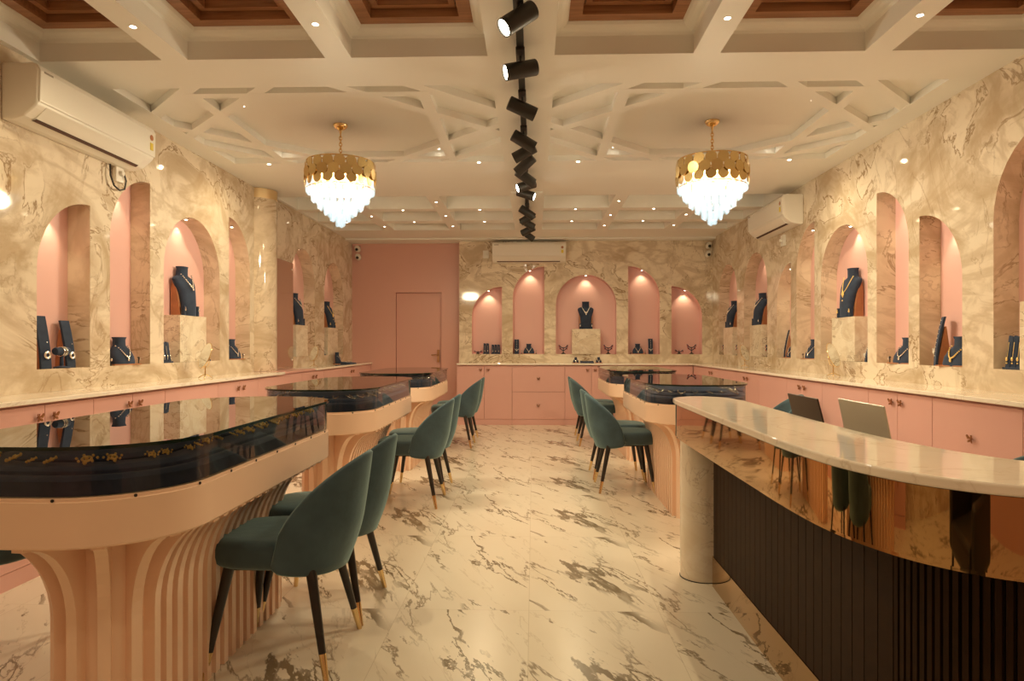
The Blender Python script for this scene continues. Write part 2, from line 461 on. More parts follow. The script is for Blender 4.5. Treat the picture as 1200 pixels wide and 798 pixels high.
# ------------------------------------------------------------------ ceiling
COLS = [(-2.86, -2.14), (-1.99, -1.19), (-1.04, -0.26), (0.12, 0.90), (1.05, 1.85), (2.0, 2.73)]
ROWS_B = [(7.5, 8.2), (8.36, 8.99), (9.17, 9.72)]
ROWS_F = [(3.02, 3.87), (1.90, 2.75), (0.75, 1.60)]
OC = [(-1.48, 5.2), (1.35, 5.2)]
holes = []
for a, b_ in COLS:
    for r0, r1 in ROWS_B: holes.append((a, b_, r0, r1, 'b'))
    for r0, r1 in ROWS_F: holes.append((a, b_, r0, r1, 'f'))
for cx, cy in OC: holes.append((cx - 1.22, cx + 1.22, cy - 0.9, cy + 0.9, 'm'))
mb = MB()
outer = [(XL - .05, Y0), (XR + .05, Y0), (XR + .05, YP + .05), (XL - .05, YP + .05)]
flat = list(outer); loops = [[Vector((x, y, 0)) for x, y in outer]]
for a, b_, c, d, k in holes:
    q = [(a, c), (b_, c), (b_, d), (a, d)]; flat += q; loops.append([Vector((x, y, 0)) for x, y in q])
mb.add([(x, y, H) for x, y in flat], [tuple(q) for q in tessellate_polygon(loops)])
def recess(a, b_, c, d, z0, z1, a2=None, b2=None, c2=None, d2=None):
    a2 = a if a2 is None else a2; b2 = b_ if b2 is None else b2; c2 = c if c2 is None else c2; d2 = d if d2 is None else d2
    mb.add([(a, c, z0), (b_, c, z0), (b_, d, z0), (a, d, z0), (a2, c2, z1), (b2, c2, z1), (b2, d2, z1), (a2, d2, z1)],
           [(0, 1, 5, 4), (1, 2, 6, 5), (2, 3, 7, 6), (3, 0, 4, 7)])
wood_cells = []
MD = 0.05
for a, b_, c, d, k in holes:
    if k == 'b':
        recess(a, b_, c, d, H, H + 0.15); recess(a, b_, c, d, H + 0.15, H + 0.165, a + 0.02, b_ - 0.02, c + 0.02, d - 0.02)
        mb.add([(a + .02, c + .02, H + 0.165), (b_ - .02, c + .02, H + 0.165), (b_ - .02, d - .02, H + 0.165), (a + .02, d - .02, H + 0.165)], [(0, 1, 2, 3)])
    elif k == 'm':
        recess(a, b_, c, d, H, H + MD)
        mb.add([(a, c, H + MD), (b_, c, H + MD), (b_, d, H + MD), (a, d, H + MD)], [(0, 1, 2, 3)])
    else:
        s1 = 0.012
        recess(a, b_, c, d, H, H + 0.105)
        recess(a, b_, c, d, H + 0.105, H + 0.118, a + s1, b_ - s1, c + s1, d - s1)
        prev = (s1, 0.118)
        for i in range(1, 6):
            q = i / 5; of = s1 + 0.065 * sin(q * pi / 2); zz = 0.118 + 0.05 * (1 - cos(q * pi / 2))
            recess(a + prev[0], b_ - prev[0], c + prev[0], d - prev[0], H + prev[1], H + zz, a + of, b_ - of, c + of, d - of)
            prev = (of, zz)
        wood_cells.append((a + prev[0], b_ - prev[0], c + prev[0], d - prev[0], H + prev[1]))
def clip(poly, nx, ny, lim):       # keep nx*x+ny*y <= lim
    out = []
    for i in range(len(poly)):
        p, q = poly[i], poly[(i + 1) % len(poly)]
        dp, dq = nx * p[0] + ny * p[1] - lim, nx * q[0] + ny * q[1] - lim
        if dp <= 0: out.append(p)
        if (dp < 0 < dq) or (dq < 0 < dp):
            t_ = dp / (dp - dq); out.append((p[0] + (q[0] - p[0]) * t_, p[1] + (q[1] - p[1]) * t_))
    return out
for cx, cy in OC:
    for k, (x0, y0, x1, y1) in enumerate([(-.80, -.80, .80, -.72), (-.80, .72, .80, .80), (-.80, -.72, -.72, .72), (.72, -.72, .80, .72)]):
        mb.prism([(cx + x0, cy + y0), (cx + x1, cy + y0), (cx + x1, cy + y1), (cx + x0, cy + y1)], H + 0.0005, H + MD)
    for (sx, sy) in ((1, 1), (1, -1), (-1, 1), (-1, -1)):
        for lo, hi, dz in ((1.07, 1.19, 0.001), (1.55, 1.68, 0.0015)):
            p = [(-1.22, -.9), (1.22, -.9), (1.22, .9), (-1.22, .9)]
            p = clip(p, sx, sy, hi); p = clip(p, -sx, -sy, -lo)
            if len(p) >= 3:
                mb.prism([(cx + x, cy + y) for x, y in p], H + dz + (0.0007 if sx * sy > 0 else 0), H + MD)
# shallow dropped strip that carries the track, and a stepped cornice at the far end
mb.box((-0.24, 7.30, H - 0.02), (0.10, 10.32, H + 0.001))
mb.box((XL - .05, 10.45, H - 0.025), (XR + .05, YP + 0.05, H + 0.001))
mb.box((XL - .1, Y0 - .1, H + 0.30), (XR + .1, YP + .1, H + 0.34))
ceiling = struct(mb.build('ceiling', 'ceiling_paint', fix=False))
for a, b_, c, d, z in wood_cells:
    q = MB()
    def ring(i0, i1, z0, z1, mi):
        q.add([(a + i0, c + i0, z0), (b_ - i0, c + i0, z0), (b_ - i0, d - i0, z0), (a + i0, d - i0, z0),
               (a + i1, c + i1, z1), (b_ - i1, c + i1, z1), (b_ - i1, d - i1, z1), (a + i1, d - i1, z1)],
              [(0, 1, 5, 4), (1, 2, 6, 5), (2, 3, 7, 6), (3, 0, 4, 7)], mi)
    ring(-0.002, -0.002, z, z - 0.012, 0); ring(-0.002, 0.07, z - 0.012, z - 0.012, 0); ring(0.07, 0.07, z - 0.012, z + 0.04, 0)
    ring(0.07, 0.085, z + 0.04, z + 0.045, 0); ring(0.085, 0.12, z + 0.03, z + 0.03, 0); ring(0.12, 0.12, z + 0.03, z + 0.08, 0)
    ring(0.12, 0.15, z + 0.08, z + 0.08, 0); ring(0.15, 0.15, z + 0.08, z + 0.10, 0)
    w = q.build('wooden_coffer', 'wood', ceiling, fix=False)
    MB().add([(a + .14, c + .14, z + .10), (b_ - .14, c + .14, z + .10), (b_ - .14, d - .14, z + .10), (a + .14, d - .14, z + .10)], [(0, 1, 2, 3)]).build('coffer_panel', 'coffer_panel', w, fix=False)

# ------------------------------------------------------------------ recessed downlights
dl_proto = None
def downlight(x, y, z, label, group, r=0.015, power=True, dim=False):
    global dl_proto
    if dl_proto is None:
        t_ = thing('recessed_downlight', label, 'ceiling light', (x, y, z), 0, group)
        MB().rings([[((rr) * cos(2 * pi * i / 20), rr * sin(2 * pi * i / 20), zz) for i in range(20)] for rr, zz in ((1.0 * 0.032, 0.002), (0.032 * 1.25, -0.004), (0.032 * 1.35, 0.0), (0.032 * 1.35, 0.004), (0.032, 0.004), (0.032, 0.002))], cap=False).build('trim_ring', 'white_plastic', t_, smooth=True)
        MB().lathe([(0.031, 0.001), (0.031, -0.002), (0.0, -0.0025)], 20).build('lens', 'lens', t_)
        dl_proto = t_
    else:
        t_ = copy_tree(dl_proto, (x, y, z), None, label, group)
    s_ = r / 0.032
    t_.scale = (s_, s_, s_)
    if power:
        link_light('downlight_beam', spot_data('entrance', POWER_ENTRANCE_FILL, 168, 0.012, 1.0) if y < 2 else spot_data('downlight', POWER_DOWN, 168, 0.014, 1.0), (x, y, z - 0.02), (0, 0, -1))
    return t_
G_F = 'recessed downlights in the front ceiling beams'
for i, x in enumerate((-2.065, -1.115, 0.975, 1.925)):
    downlight(x, 3.46, H, 'recessed downlight in the front coffer beams, %s from left' % ORD[i], G_F)
G_M = 'recessed downlights around the patterned middle ceiling'
for i, x in enumerate((-2.40, -0.49, 0.40, 2.27)):
    downlight(x, 6.13 if True else 0, H, 'recessed downlight behind the patterned ceiling squares, %s from left' % ORD[i], G_M)
G_O = 'slim downlights in the octagon ceiling panels'
for i, (cx, cy) in enumerate(OC):
    side = ('left', 'right')[i]
    for dx, dy, w in ((-.58, -.43, 'near left'), (.58, -.43, 'near right'), (-.66, .66, 'far left'), (.66, .66, 'far right')):
        downlight(cx + dx, cy + dy, H + MD, 'small downlight at the %s corner of the %s ceiling octagon' % (w, side), G_O, r=0.016, power=False)
G_B = 'tiny downlights among the rear ceiling coffers'
rn = ('front', 'second')
for j, y in enumerate((8.28, 9.08)):
    for i, (a, b_) in enumerate(COLS):
        downlight((a + b_) / 2, y, H, 'tiny downlight on %s cross beam of rear coffers, %s from left' % (rn[j], ORD[i]), G_B, r=0.014, power=(i in (2, 3)))
for j, y in enumerate((7.82, 8.66, 9.42)):
    for i, x in enumerate((-2.065, -1.115, 0.975, 1.925)):
        downlight(x, y, H, 'tiny downlight between rear coffers, %s row back, %s from left' % (ORD[j], ORD[i]), G_B, r=0.014, power=False)
# downlights added out of view to brighten the near end, same fittings
for i, (x, y) in enumerate(((-2.065, 0.35), (-0.07, 0.35), (1.925, 0.35), (-2.065, -0.9), (1.925, -0.9), (-1.115, 1.75), (0.975, 1.75))):
    downlight(x, y, H, 'recessed downlight above the entrance end, %s of its seven' % ORD[i], 'added unseen downlights over the entrance end')

# ------------------------------------------------------------------ niche spots
def niche_light(x, y, z, dx, dy, label):
    t_ = thing('niche_spotlight', label, 'spotlight', (x, y, z), 0, 'small spotlights in the niche tops')
    MB().lathe([(0.016, -0.001), (0.016, -0.006), (0.012, -0.007)], 14).build('trim_ring', 'white_plastic', t_)
    MB().lathe([(0.011, -0.006), (0.011, -0.009), (0, -0.009)], 12).build('lens', 'lens', t_)
    link_light('niche_beam', spot_data('niche', POWER_NICHE, 92, 0.012, 0.7), (x, y, z - 0.02), (dx, dy, -1))
LNAMES = ['low near', 'tall near', 'middle', 'tall far', 'first distant', 'second distant', 'foremost']
def niche_apex(n):
    a, b_, top, k = n
    if k == 'full': return (a + b_) / 2, top
    w = b_ - a
    if k == 'hi1': return b_ - 0.45 * w, top - w + w * sqrt(1 - .45 ** 2)
    return a + 0.45 * w, top - w + w * sqrt(1 - .45 ** 2)
for i, n in enumerate(LN[:6]):
    u, z = niche_apex(n); niche_light(XL - 0.07, u, z - 0.004, -0.25, 0, 'tiny spotlight in the top of %s niche, left wall' % LNAMES[i])
RNAMES = ['foremost', 'low near', 'tall near', 'middle', 'tall far', 'low far', 'first distant', 'second distant']
for i, n in enumerate(RN[:8]):
    u, z = niche_apex(n); niche_light(XR + 0.07, u, z - 0.004, 0.25, 0, 'tiny spotlight in the top of %s niche, right wall' % RNAMES[i])
for i, n in enumerate(BN):
    u, z = niche_apex(n); niche_light(u, YB + 0.05, z - 0.004, 0, 0.35, 'tiny spotlight in the top of back wall niche, %s from left' % ORD[i])

# ------------------------------------------------------------------ round pillar with gold band
pil = thing('pillar', 'round marble pillar with a gold band at its top against left wall', 'pillar', (-2.945, 7.20, CT))
MB().lathe([(0.20, 0.0), (0.20, H - CT - 0.10)], 48).build('shaft', 'niche_marble', pil, smooth=True)
MB().lathe([(0.203, H - CT - 0.105), (0.203, H - CT - 0.012), (0.205, H - CT - 0.012), (0.205, H - CT - 0.004)], 48).build('gold_band', 'champagne', pil, smooth=True)
pn = thing('glass_panel', 'bronze tinted glass panel on metal standoffs beside the round marble pillar', 'wall panel', (XL + 0.03, 7.72, 0))
MB().box((-0.006, -0.34, CT + 0.0), (0.006, 0.34, 2.18)).build('pane', 'bronze_glass', pn, bevel=0.001)
for yy in (-0.30, 0.30):
    for zz in (1.03, 2.10):
        MB().lathe([(0.012, -0.03), (0.012, 0.012), (0.009, 0.016)], 14, mat=Matrix.Translation((0, yy, zz)) @ Matrix.Rotation(pi / 2, 4, 'Y')).build('standoff', 'silver_jewel', pn, smooth=True)

# ------------------------------------------------------------------ base cabinets
def handle_mb(sc=1.0):
    """butterfly shaped metal pull in the XZ plane facing -Y"""
    q = MB(); s_ = sc
    for sx in (-1, 1):
        a = [(0.003, 0.0), (0.024, 0.026), (0.029, 0.020), (0.020, -0.002)]
        b2 = [(0.003, -0.002), (0.018, -0.008), (0.020, -0.024), (0.012, -0.022)]
        for w in (a, b2):
            vv = [(sx * x * s_, -0.014 * s_ - abs(x) * 0.5 * s_, z * s_) for x, z in w] + [(sx * x * s_, -0.008 * s_ - abs(x) * 0.5 * s_, z * s_) for x, z in w]
            q.add(vv, [(0, 1, 2, 3), (7, 6, 5, 4), (0, 4, 5, 1), (1, 5, 6, 2), (2, 6, 7, 3), (3, 7, 4, 0)])
    q.tube([(0, -0.013 * s_, -0.022 * s_), (0, -0.016 * s_, 0.024 * s_)], 0.0035 * s_, 6)
    q.tube([(0, 0.0, 0), (0, -0.013 * s_, 0)], 0.004 * s_, 6)
    return q
HANDLE = None
def add_handle(parent, x, z, y):
    global HANDLE
    if HANDLE is None:
        HANDLE = handle_mb(0.85).build('handle', 'copper_handle', parent, loc=(x, y, z))
    else:
        h = HANDLE.copy(); C.objects.link(h); h.parent = parent; h.location = (x, y, z)
def cabinet(loc, rz, w, depth, layout, label, group, top=0.904, side_end=False):
    """front faces local -Y at y=0, body behind it; local x runs 0..w"""
    t_ = thing('base_cabinet', label, 'cabinet', loc, rz, group)
    MB().box((0.0005, 0.02, 0.0), (w - 0.0005, depth - 0.004, top)).build('body', 'pink_cabinet', t_)
    MB().box((0.001, 0.004, 0.0), (w - 0.001, 0.02, 0.085)).build('plinth', 'pink_cabinet', t_)
    g = 0.0022
    z0, z1 = 0.088, top - 0.012
    if layout in ('doors', 'door'):
        k = 2 if layout == 'doors' else 1
        for i in range(k):
            x0, x1 = w * i / k + g, w * (i + 1) / k - g
            d = MB().box((x0, 0, z0), (x1, 0.018, z1)).build('door', 'pink_cabinet', t_, bevel=0.0015)
            hx = (x1 - 0.055) if (i == 0 and k == 2) else (x0 + 0.055)
            if k == 2: add_handle(d, hx, 0.83, 0)
    else:
        zm = 0.50
        for (a, b_) in ((z0, zm - g), (zm + g, z1)):
            d = MB().box((g, 0, a), (w - g, 0.018, b_)).build('drawer', 'pink_cabinet', t_, bevel=0.0015)
            add_handle(d, w / 2, (a + b_) / 2, 0)
    return t_
def kind_txt(l): return {'doors': 'two door', 'door': 'single panel', 'drawers': 'two drawer'}[l]
LU = [(1.62, 2.35, 'drawers'), (2.35, 3.13, 'doors'), (3.13, 3.93, 'doors'), (3.93, 4.71, 'doors'), (4.71, 5.51, 'door'), (5.51, 6.33, 'doors'), (6.33, 7.02, 'door'),
      (7.02, 7.60, 'door'), (7.60, 8.40, 'doors'), (8.40, 9.25, 'door'), (9.25, 10.14, 'doors'), (10.14, 10.84, 'door')]
for i, (a, b_, l) in enumerate(LU):
    # local x must run so that front (-Y) faces +X : rz = +90deg
    xf = -2.58 if b_ < 7.3 else -2.60
    cabinet((xf, a, 0), pi / 2, b_ - a, xf - XL - 0.0, l, 'pink %s base cabinet on left wall, %s from the camera' % (kind_txt(l), ORD[i]), 'pink base cabinets along the left wall')
RU = [(1.75, 2.58, 'doors'), (2.58, 3.41, 'door'), (3.41, 4.17, 'drawers'), (4.17, 4.95, 'doors'), (4.95, 5.73, 'door'), (5.73, 6.52, 'doors'), (6.52, 7.32, 'door'),
      (7.32, 8.12, 'doors'), (8.12, 8.86, 'door'), (8.86, 9.60, 'doors'), (9.60, 10.28, 'door')]
for i, (a, b_, l) in enumerate(RU):
    cabinet((2.39, b_, 0), -pi / 2, b_ - a, XR - 2.39, l, 'pink %s base cabinet on right wall, %s from the camera' % (kind_txt(l), ORD[i]), 'pink base cabinets along the right wall')
BU = [(-1.16, -0.32, 'doors'), (-0.32, 0.475, 'drawers'), (0.475, 1.27, 'doors'), (1.27, 2.05, 'drawers'), (2.05, 2.39, 'door')]
for i, (a, b_, l) in enumerate(BU):
    cabinet((a, 10.30, 0), 0, b_ - a, YB - 10.30, l, 'pink %s base cabinet against the back wall, %s from left' % (kind_txt(l), ORD[i]), 'pink base cabinets along the back wall')

def counter(poly, label):
    o = MB().prism(poly, 0.905, CT).build('countertop', 'counter_marble', bevel=0.004)
    return tag(o, label, 'countertop')
counter([(XL, 1.62), (-2.555, 1.62), (-2.555, 6.96), (XL, 6.96)], 'pale marble countertop along left wall in front of the pillar')
counter([(XL, 8.08), (-2.575, 8.08), (-2.575, YP), (XL, YP)], 'pale marble countertop along left wall beyond the glass panel')
counter([(XR, 1.75), (XR, YB), (XC, YB), (XC, 10.275), (2.365, 10.275), (2.365, 1.75)], 'pale marble countertop running along the right and back walls')
MB_ = MB().box((XL, 6.965, 0.905), (-2.60, 8.075, 0.928)).build('counter_infill', 'pink_cabinet')
tag(MB_, 'pink top board on the cabinets under pillar and bronze glass panel', 'board')

# ------------------------------------------------------------------ marble display blocks in the arched niches
def block(x0, y0, x1, y1, z1, label):
    o = MB().box((0, 0, 0), (x1 - x0, y1 - y0, z1 - SILL)).build('display_block', 'block_marble', bevel=0.002, loc=(x0, y0, SILL + 0.0005))
    tag(o, label, 'display block', 'marble blocks in the arched niches')
BT = 1.455
block(XL - ND + .002, 5.52, XL, 5.97, BT, 'square marble block in the middle arched niche of left wall')
block(XL - ND + .002, 8.28, XL, 8.70, BT, 'square marble block in left wall niche just beyond bronze panel')
block(XL - ND + .002, 9.56, XL, 10.06, BT, 'square marble block in left wall niche nearest the pink wall')
block(XR, 5.98, XR + ND - .002, 6.43, BT, 'square marble block in arched niche above table mirror on right wall')
block(XR, 3.45, XR + ND - .002, 3.98, BT, 'square marble block in arched niche at right edge of view')
block(XR, 8.38, XR + ND - .002, 8.83, BT, 'square marble block in arched niche below right air conditioner')
block(XR, 9.60, XR + ND - .002, 10.04, BT, 'square marble block in right wall niche nearest back corner')
block(0.60, YB - 0.02, 1.04, YB + ND - .002, BT, 'square marble block in the central arched niche of back wall')

# ------------------------------------------------------------------ jewellery displays (front faces local -Y)
def bust_rings(h, w, prof):
    rings = []; n = 20
    for zf, wf, df, yo in prof:
        hw, hd = w * wf / 2, w * df / 2
        ring = []
        for i in range(n):
            a = 2 * pi * i / n
            cx, sy = cos(a), sin(a)
            ring.append((hw * math.copysign(abs(cx) ** 0.8, cx), yo * w + hd * math.copysign(abs(sy) ** 0.8, sy), h * zf))
        rings.append(ring)
    return rings
def necklace_curve(w, z_top, z_bot, y_top, y_bot, n=22, spread=1.0):
    pts = []
    for i in range(n + 1):
        a = -1 + 2 * i / n
        x = a * w / 2 * spread
        f = (1 - abs(a) ** 1.8)
        pts.append((x * (1 - 0.25 * f * abs(a)), y_top + (y_bot - y_top) * f - 0.0, z_top + (z_bot - z_top) * f))
    return pts
def beads(q, pts, r, mi=0, n=6):
    for p in pts: q.ball(p, r, mi, n)
def tall_bust(label, loc, rz, jewel='silver', h=0.42, w=0.25):
    t_ = thing('necklace_bust', label, 'necklace stand', loc, rz, 'tall navy necklace busts on marble blocks')
    prof = [(0.0, 0.62, 0.34, 0.10), (0.02, 0.64, 0.36, 0.10), (0.25, 0.66, 0.40, 0.12), (0.45, 0.72, 0.42, 0.16), (0.62, 0.92, 0.40, 0.24), (0.72, 1.0, 0.34, 0.30), (0.77, 0.90, 0.30, 0.33),
            (0.81, 0.50, 0.30, 0.34), (0.84, 0.44, 0.30, 0.34), (0.96, 0.42, 0.30, 0.33), (1.0, 0.46, 0.32, 0.33)]
    MB().rings(bust_rings(h, w, prof)).build('torso', 'navy_velvet', t_, smooth=True)
    sp = [(0.10, 0.0), (0.46, 0.0), (0.46, 0.50), (0.42, 0.70), (0.34, 0.74), (0.24, 0.5), (0.16, 0.2)]
    MB().rings([[(x, y * w, z * h) for y, z in sp] for x in (-w * .42, w * .42)]).build('back_board', 'stand_wood', t_, bevel=0.002)
    m_ = {'silver': 'silver_jewel', 'gold': 'gold_jewel', 'pearl': 'pearl'}[jewel]
    q = MB()
    zt, zb = h * 0.83, h * (0.60 if jewel != 'gold' else 0.50)
    pts = [(x, -w * 0.22 * (1 - (abs(x) / (w * .30)) ** 2 * 0.8) * ((zt - z) / (zt - zb)) ** .5 + w * 0.17, z) for x, _, z in necklace_curve(w * 0.56, zt, zb, 0, 0)]
    if jewel == 'gold':
        q.tube(pts, 0.0035, 5); p = pts[len(pts) // 2]
        q.lathe([(0.002, -0.035), (0.016, -0.012), (0.020, 0.0), (0.012, 0.016), (0.003, 0.03)], 8, mat=Matrix.Translation((p[0], p[1] - 0.004, p[2] - 0.01)) @ Matrix.Scale(0.4, 4, (0, 1, 0)))
        q.ball((p[0], p[1] - 0.006, p[2] - 0.07), 0.007)
    else:
        beads(q, pts, 0.0068); beads(q, [(x * .86, y - .005, z - 0.016 * (1 - abs(x) / (w * .3))) for x, y, z in pts[3:-3]], 0.006)
        p = pts[len(pts) // 2]; q.ball((p[0], p[1] - .01, p[2] - .03), 0.010)
    q.build('necklace', m_, t_, smooth='all')
    for sx in (-1, 1):
        e = MB().box((sx * w * 0.36 - 0.012, -0.01, 0), (sx * w * 0.36 + 0.012, 0.02, 0.085)).build('earring_card', 'navy_velvet', t_, bevel=0.002)
        q = MB(); q.ball((sx * w * 0.36, -0.014, 0.068), 0.005); q.ball((sx * w * 0.36, -0.014, 0.05), 0.008, sc=(1, 1, 1.5))
        q.build('earring', m_, e, smooth='all')
    return t_
def short_bust(label, loc, rz, jewel='silver', h=0.19, w=0.21, ear=True):
    t_ = thing('necklace_bust', label, 'necklace stand', loc, rz, 'short navy necklace busts in the niches')
    prof = [(0.0, 0.95, 0.50, 0.0), (0.10, 1.0, 0.52, 0.0), (0.30, 0.96, 0.50, 0.03), (0.50, 0.80, 0.44, 0.08), (0.64, 0.55, 0.38, 0.13), (0.70, 0.44, 0.36, 0.14), (0.90, 0.42, 0.34, 0.14), (1.0, 0.50, 0.40, 0.14)]
    MB().rings(bust_rings(h, w, prof)).build('torso', 'navy_velvet', t_, smooth=True)
    MB().box((-w * 0.62, -0.055, 0.0), (w * 0.62, 0.055, 0.008)).build('base', 'stand_wood', t_, bevel=0.002)
    m_ = {'silver': 'silver_jewel', 'gold': 'gold_jewel', 'pearl': 'pearl'}[jewel]
    q = MB(); zt, zb = h * 0.68, h * 0.28
    pts = [(x, w * 0.03 - w * 0.30 * ((zt - z) / (zt - zb)) ** .6, z) for x, _, z in necklace_curve(w * 0.55, zt, zb, 0, 0)]
    beads(q, pts, 0.0055); p = pts[len(pts) // 2]; q.ball((p[0], p[1] - .004, p[2] - .014), 0.010, sc=(1, .5, 1.3))
    q.build('necklace', m_, t_, smooth='all')
    if ear:
        for sx in (-1, 1):
            e = MB().lathe([(0.016, 0), (0.016, 0.006), (0.004, 0.01), (0.004, 0.045), (0.012, 0.05), (0.0, 0.058)], 10, c=(sx * w * 0.66, -0.02)).build('earring_stand', 'black_metal', t_, smooth=True)
            q = MB(); q.ball((sx * w * 0.66, -0.034, 0.04), 0.007, sc=(1, 1, 1.6)); q.build('earring', m_, e, smooth='all')
    return t_
def ramp_stand(label, loc, rz, jewel='silver', h=0.32, w=0.07):
    t_ = thing('chain_ramp', label, 'jewellery stand', loc, rz, 'tall curved chain ramps in the niches')
    rings = []
    for i in range(9):
        f = i / 8; y = 0.05 * (f ** 1.6); z = h * f; hw = w / 2 * (1.0)
        rings.append([(-hw, y - 0.012, z), (hw, y - 0.012, z), (hw, y + 0.004, z), (-hw, y + 0.004, z)])
    MB().rings(rings).build('ramp', 'navy_velvet', t_, bevel=0.002)
    MB().add([(-w * .4, 0.0, 0), (w * .4, 0.0, 0), (w * .4, 0.09, 0), (-w * .4, 0.09, 0), (-w * .4, 0.045, h * .8), (w * .4, 0.045, h * .8), (w * .4, 0.055, h * .8), (-w * .4, 0.055, h * .8)],
             [(0, 3, 2, 1), (4, 5, 6, 7), (0, 1, 5, 4), (1, 2, 6, 5), (2, 3, 7, 6), (3, 0, 4, 7)]).build('back_support', 'stand_wood', t_)
    m_ = {'silver': 'silver_jewel', 'gold': 'gold_jewel', 'pearl': 'pearl'}[jewel]
    q = MB()
    if jewel == 'pearl':
        for k in range(9):
            q.ball((0, 0.05 * ((k / 11 + .2) ** 1.6) - 0.017, h * (k / 11 + .2)), 0.0045, 0, 6)
        beads(q, [(w * .4 * (-1 + 2 * i / 10), -0.016, h * (0.34 - 0.10 * (1 - abs(-1 + 2 * i / 10)))) for i in range(11)], 0.005)
    else:
        for rr in (0.020, 0.015):
            q.tube([(rr * cos(2 * pi * i / 16), -0.02, h * 0.26 + rr * sin(2 * pi * i / 16)) for i in range(16)], 0.005, 6, loop=True)
        q.ball((0, -0.015, h * .5), 0.004)
    q.build('jewel', m_, t_, smooth='all')
    return t_
def t_stand(label, loc, rz):
    t_ = thing('bracelet_stand', label, 'jewellery stand', loc, rz)
    q = MB().lathe([(0.045, 0), (0.045, 0.008), (0.012, 0.014), (0.010, 0.09)], 18)
    q.build('base', 'navy_velvet', t_, smooth=True)
    MB().lathe([(0.02, -0.06), (0.024, -0.052), (0.024, 0.052), (0.02, 0.06)], 18, mat=Matrix.Translation((0, 0, 0.105)) @ Matrix.Rotation(pi / 2, 4, 'Y')).build('bar', 'navy_velvet', t_, smooth=True)
    for k, x in enumerate((-0.012, 0.004, 0.016)):
        MB().tube([(x, 0.028 * cos(2 * pi * i / 18), 0.103 + 0.029 * sin(2 * pi * i / 18)) for i in range(18)], 0.003, 6, loop=True).build('bracelet', 'silver_jewel', t_, smooth='all')
    return t_
def finger_stand(label, loc, rz, jewel='gold', n=3, h=0.16):
    t_ = thing('pendant_stand', label, 'jewellery stand', loc, rz, 'navy pendant stands with hanging drops')
    w = 0.045
    m_ = {'silver': 'silver_jewel', 'gold': 'gold_jewel'}[jewel]
    for k in range(n):
        x = (k - (n - 1) / 2) * w
        p = MB().add([(x - w * .45, -0.01, 0), (x + w * .45, -0.01, 0), (x + w * .45, 0.03, 0), (x - w * .45, 0.03, 0), (x - w * .45, 0.015, h), (x + w * .45, 0.015, h * 0.96), (x + w * .45, 0.03, h * 0.96), (x - w * .45, 0.03, h)],
                     [(0, 3, 2, 1), (4, 5, 6, 7), (0, 1, 5, 4), (1, 2, 6, 5), (2, 3, 7, 6), (3, 0, 4, 7)]).build('column', 'navy_velvet', t_, bevel=0.003)
        q = MB(); q.tube([(x, 0.002, h * .8), (x, -0.008, h * .35)], 0.002, 5); q.ball((x, -0.012, h * .30), 0.008, sc=(1, .6, 1.7), n=8); q.ball((x, -0.012, h * .18), 0.005)
        q.build('pendant', m_, p, smooth='all')
    MB().box((-w * n / 2 - .006, -0.02, 0), (w * n / 2 + .006, 0.035, 0.012)).build('base', 'navy_velvet', t_, bevel=0.002)
    return t_
def tree_stand(label, loc, rz, h=0.15, arms=4, jewel='silver', stone='ruby'):
    t_ = thing('earring_tree', label, 'jewellery stand', loc, rz, 'dark earring trees in the niches')
    q = MB().lathe([(0.035, 0), (0.035, 0.006), (0.012, 0.02), (0.006, 0.04), (0.005, h * .7)], 12)
    q.build('stem', 'black_metal', t_, smooth=True)
    for k in range(arms):
        sx = -1 if k % 2 else 1
        z0 = h * (0.35 + 0.25 * (k // 2)); ex, ez = sx * (0.055 + 0.01 * (k // 2)), z0 + h * 0.30
        a = MB().tube([(0, 0, z0), (ex * .6, -0.005, z0 + h * .12), (ex, -0.008, ez)], [0.007, 0.006, 0.009], 8)
        a.ball((ex, -0.008, ez), 0.011, n=8)
        ao = a.build('arm', 'navy_velvet', t_, smooth='all')
        q = MB(); q.ball((ex, -0.018, ez), 0.005); q.ball((ex, -0.018, ez - 0.018), 0.007, 1, sc=(1, .7, 1.5))
        q.build('earring', [m for m in ({'silver': 'silver_jewel', 'gold': 'gold_jewel'}[jewel], stone)], ao, smooth='all')
    return t_
def tray_set(label, loc, rz, w=0.2):
    t_ = thing('jewellery_tray', label, 'jewellery tray', loc, rz)
    MB().add([(-w / 2, -.07, 0), (w / 2, -.07, 0), (w / 2, .07, 0), (-w / 2, .07, 0), (-w / 2, -.07, .012), (w / 2, -.07, .012), (w / 2, .07, .035), (-w / 2, .07, .035)],
             [(0, 3, 2, 1), (4, 5, 6, 7), (0, 1, 5, 4), (1, 2, 6, 5), (2, 3, 7, 6), (3, 0, 4, 7)]).build('tray', 'navy_velvet', t_, bevel=0.003)
    q = MB(); beads(q, [(w * .42 * cos(pi + pi * i / 16), -0.01 - 0.035 * sin(pi * i / 16) + .02, 0.036 - 0.006 * sin(pi * i / 16)) for i in range(17)], 0.006)
    q.build('necklace', 'silver_jewel', t_, smooth='all')
    return t_
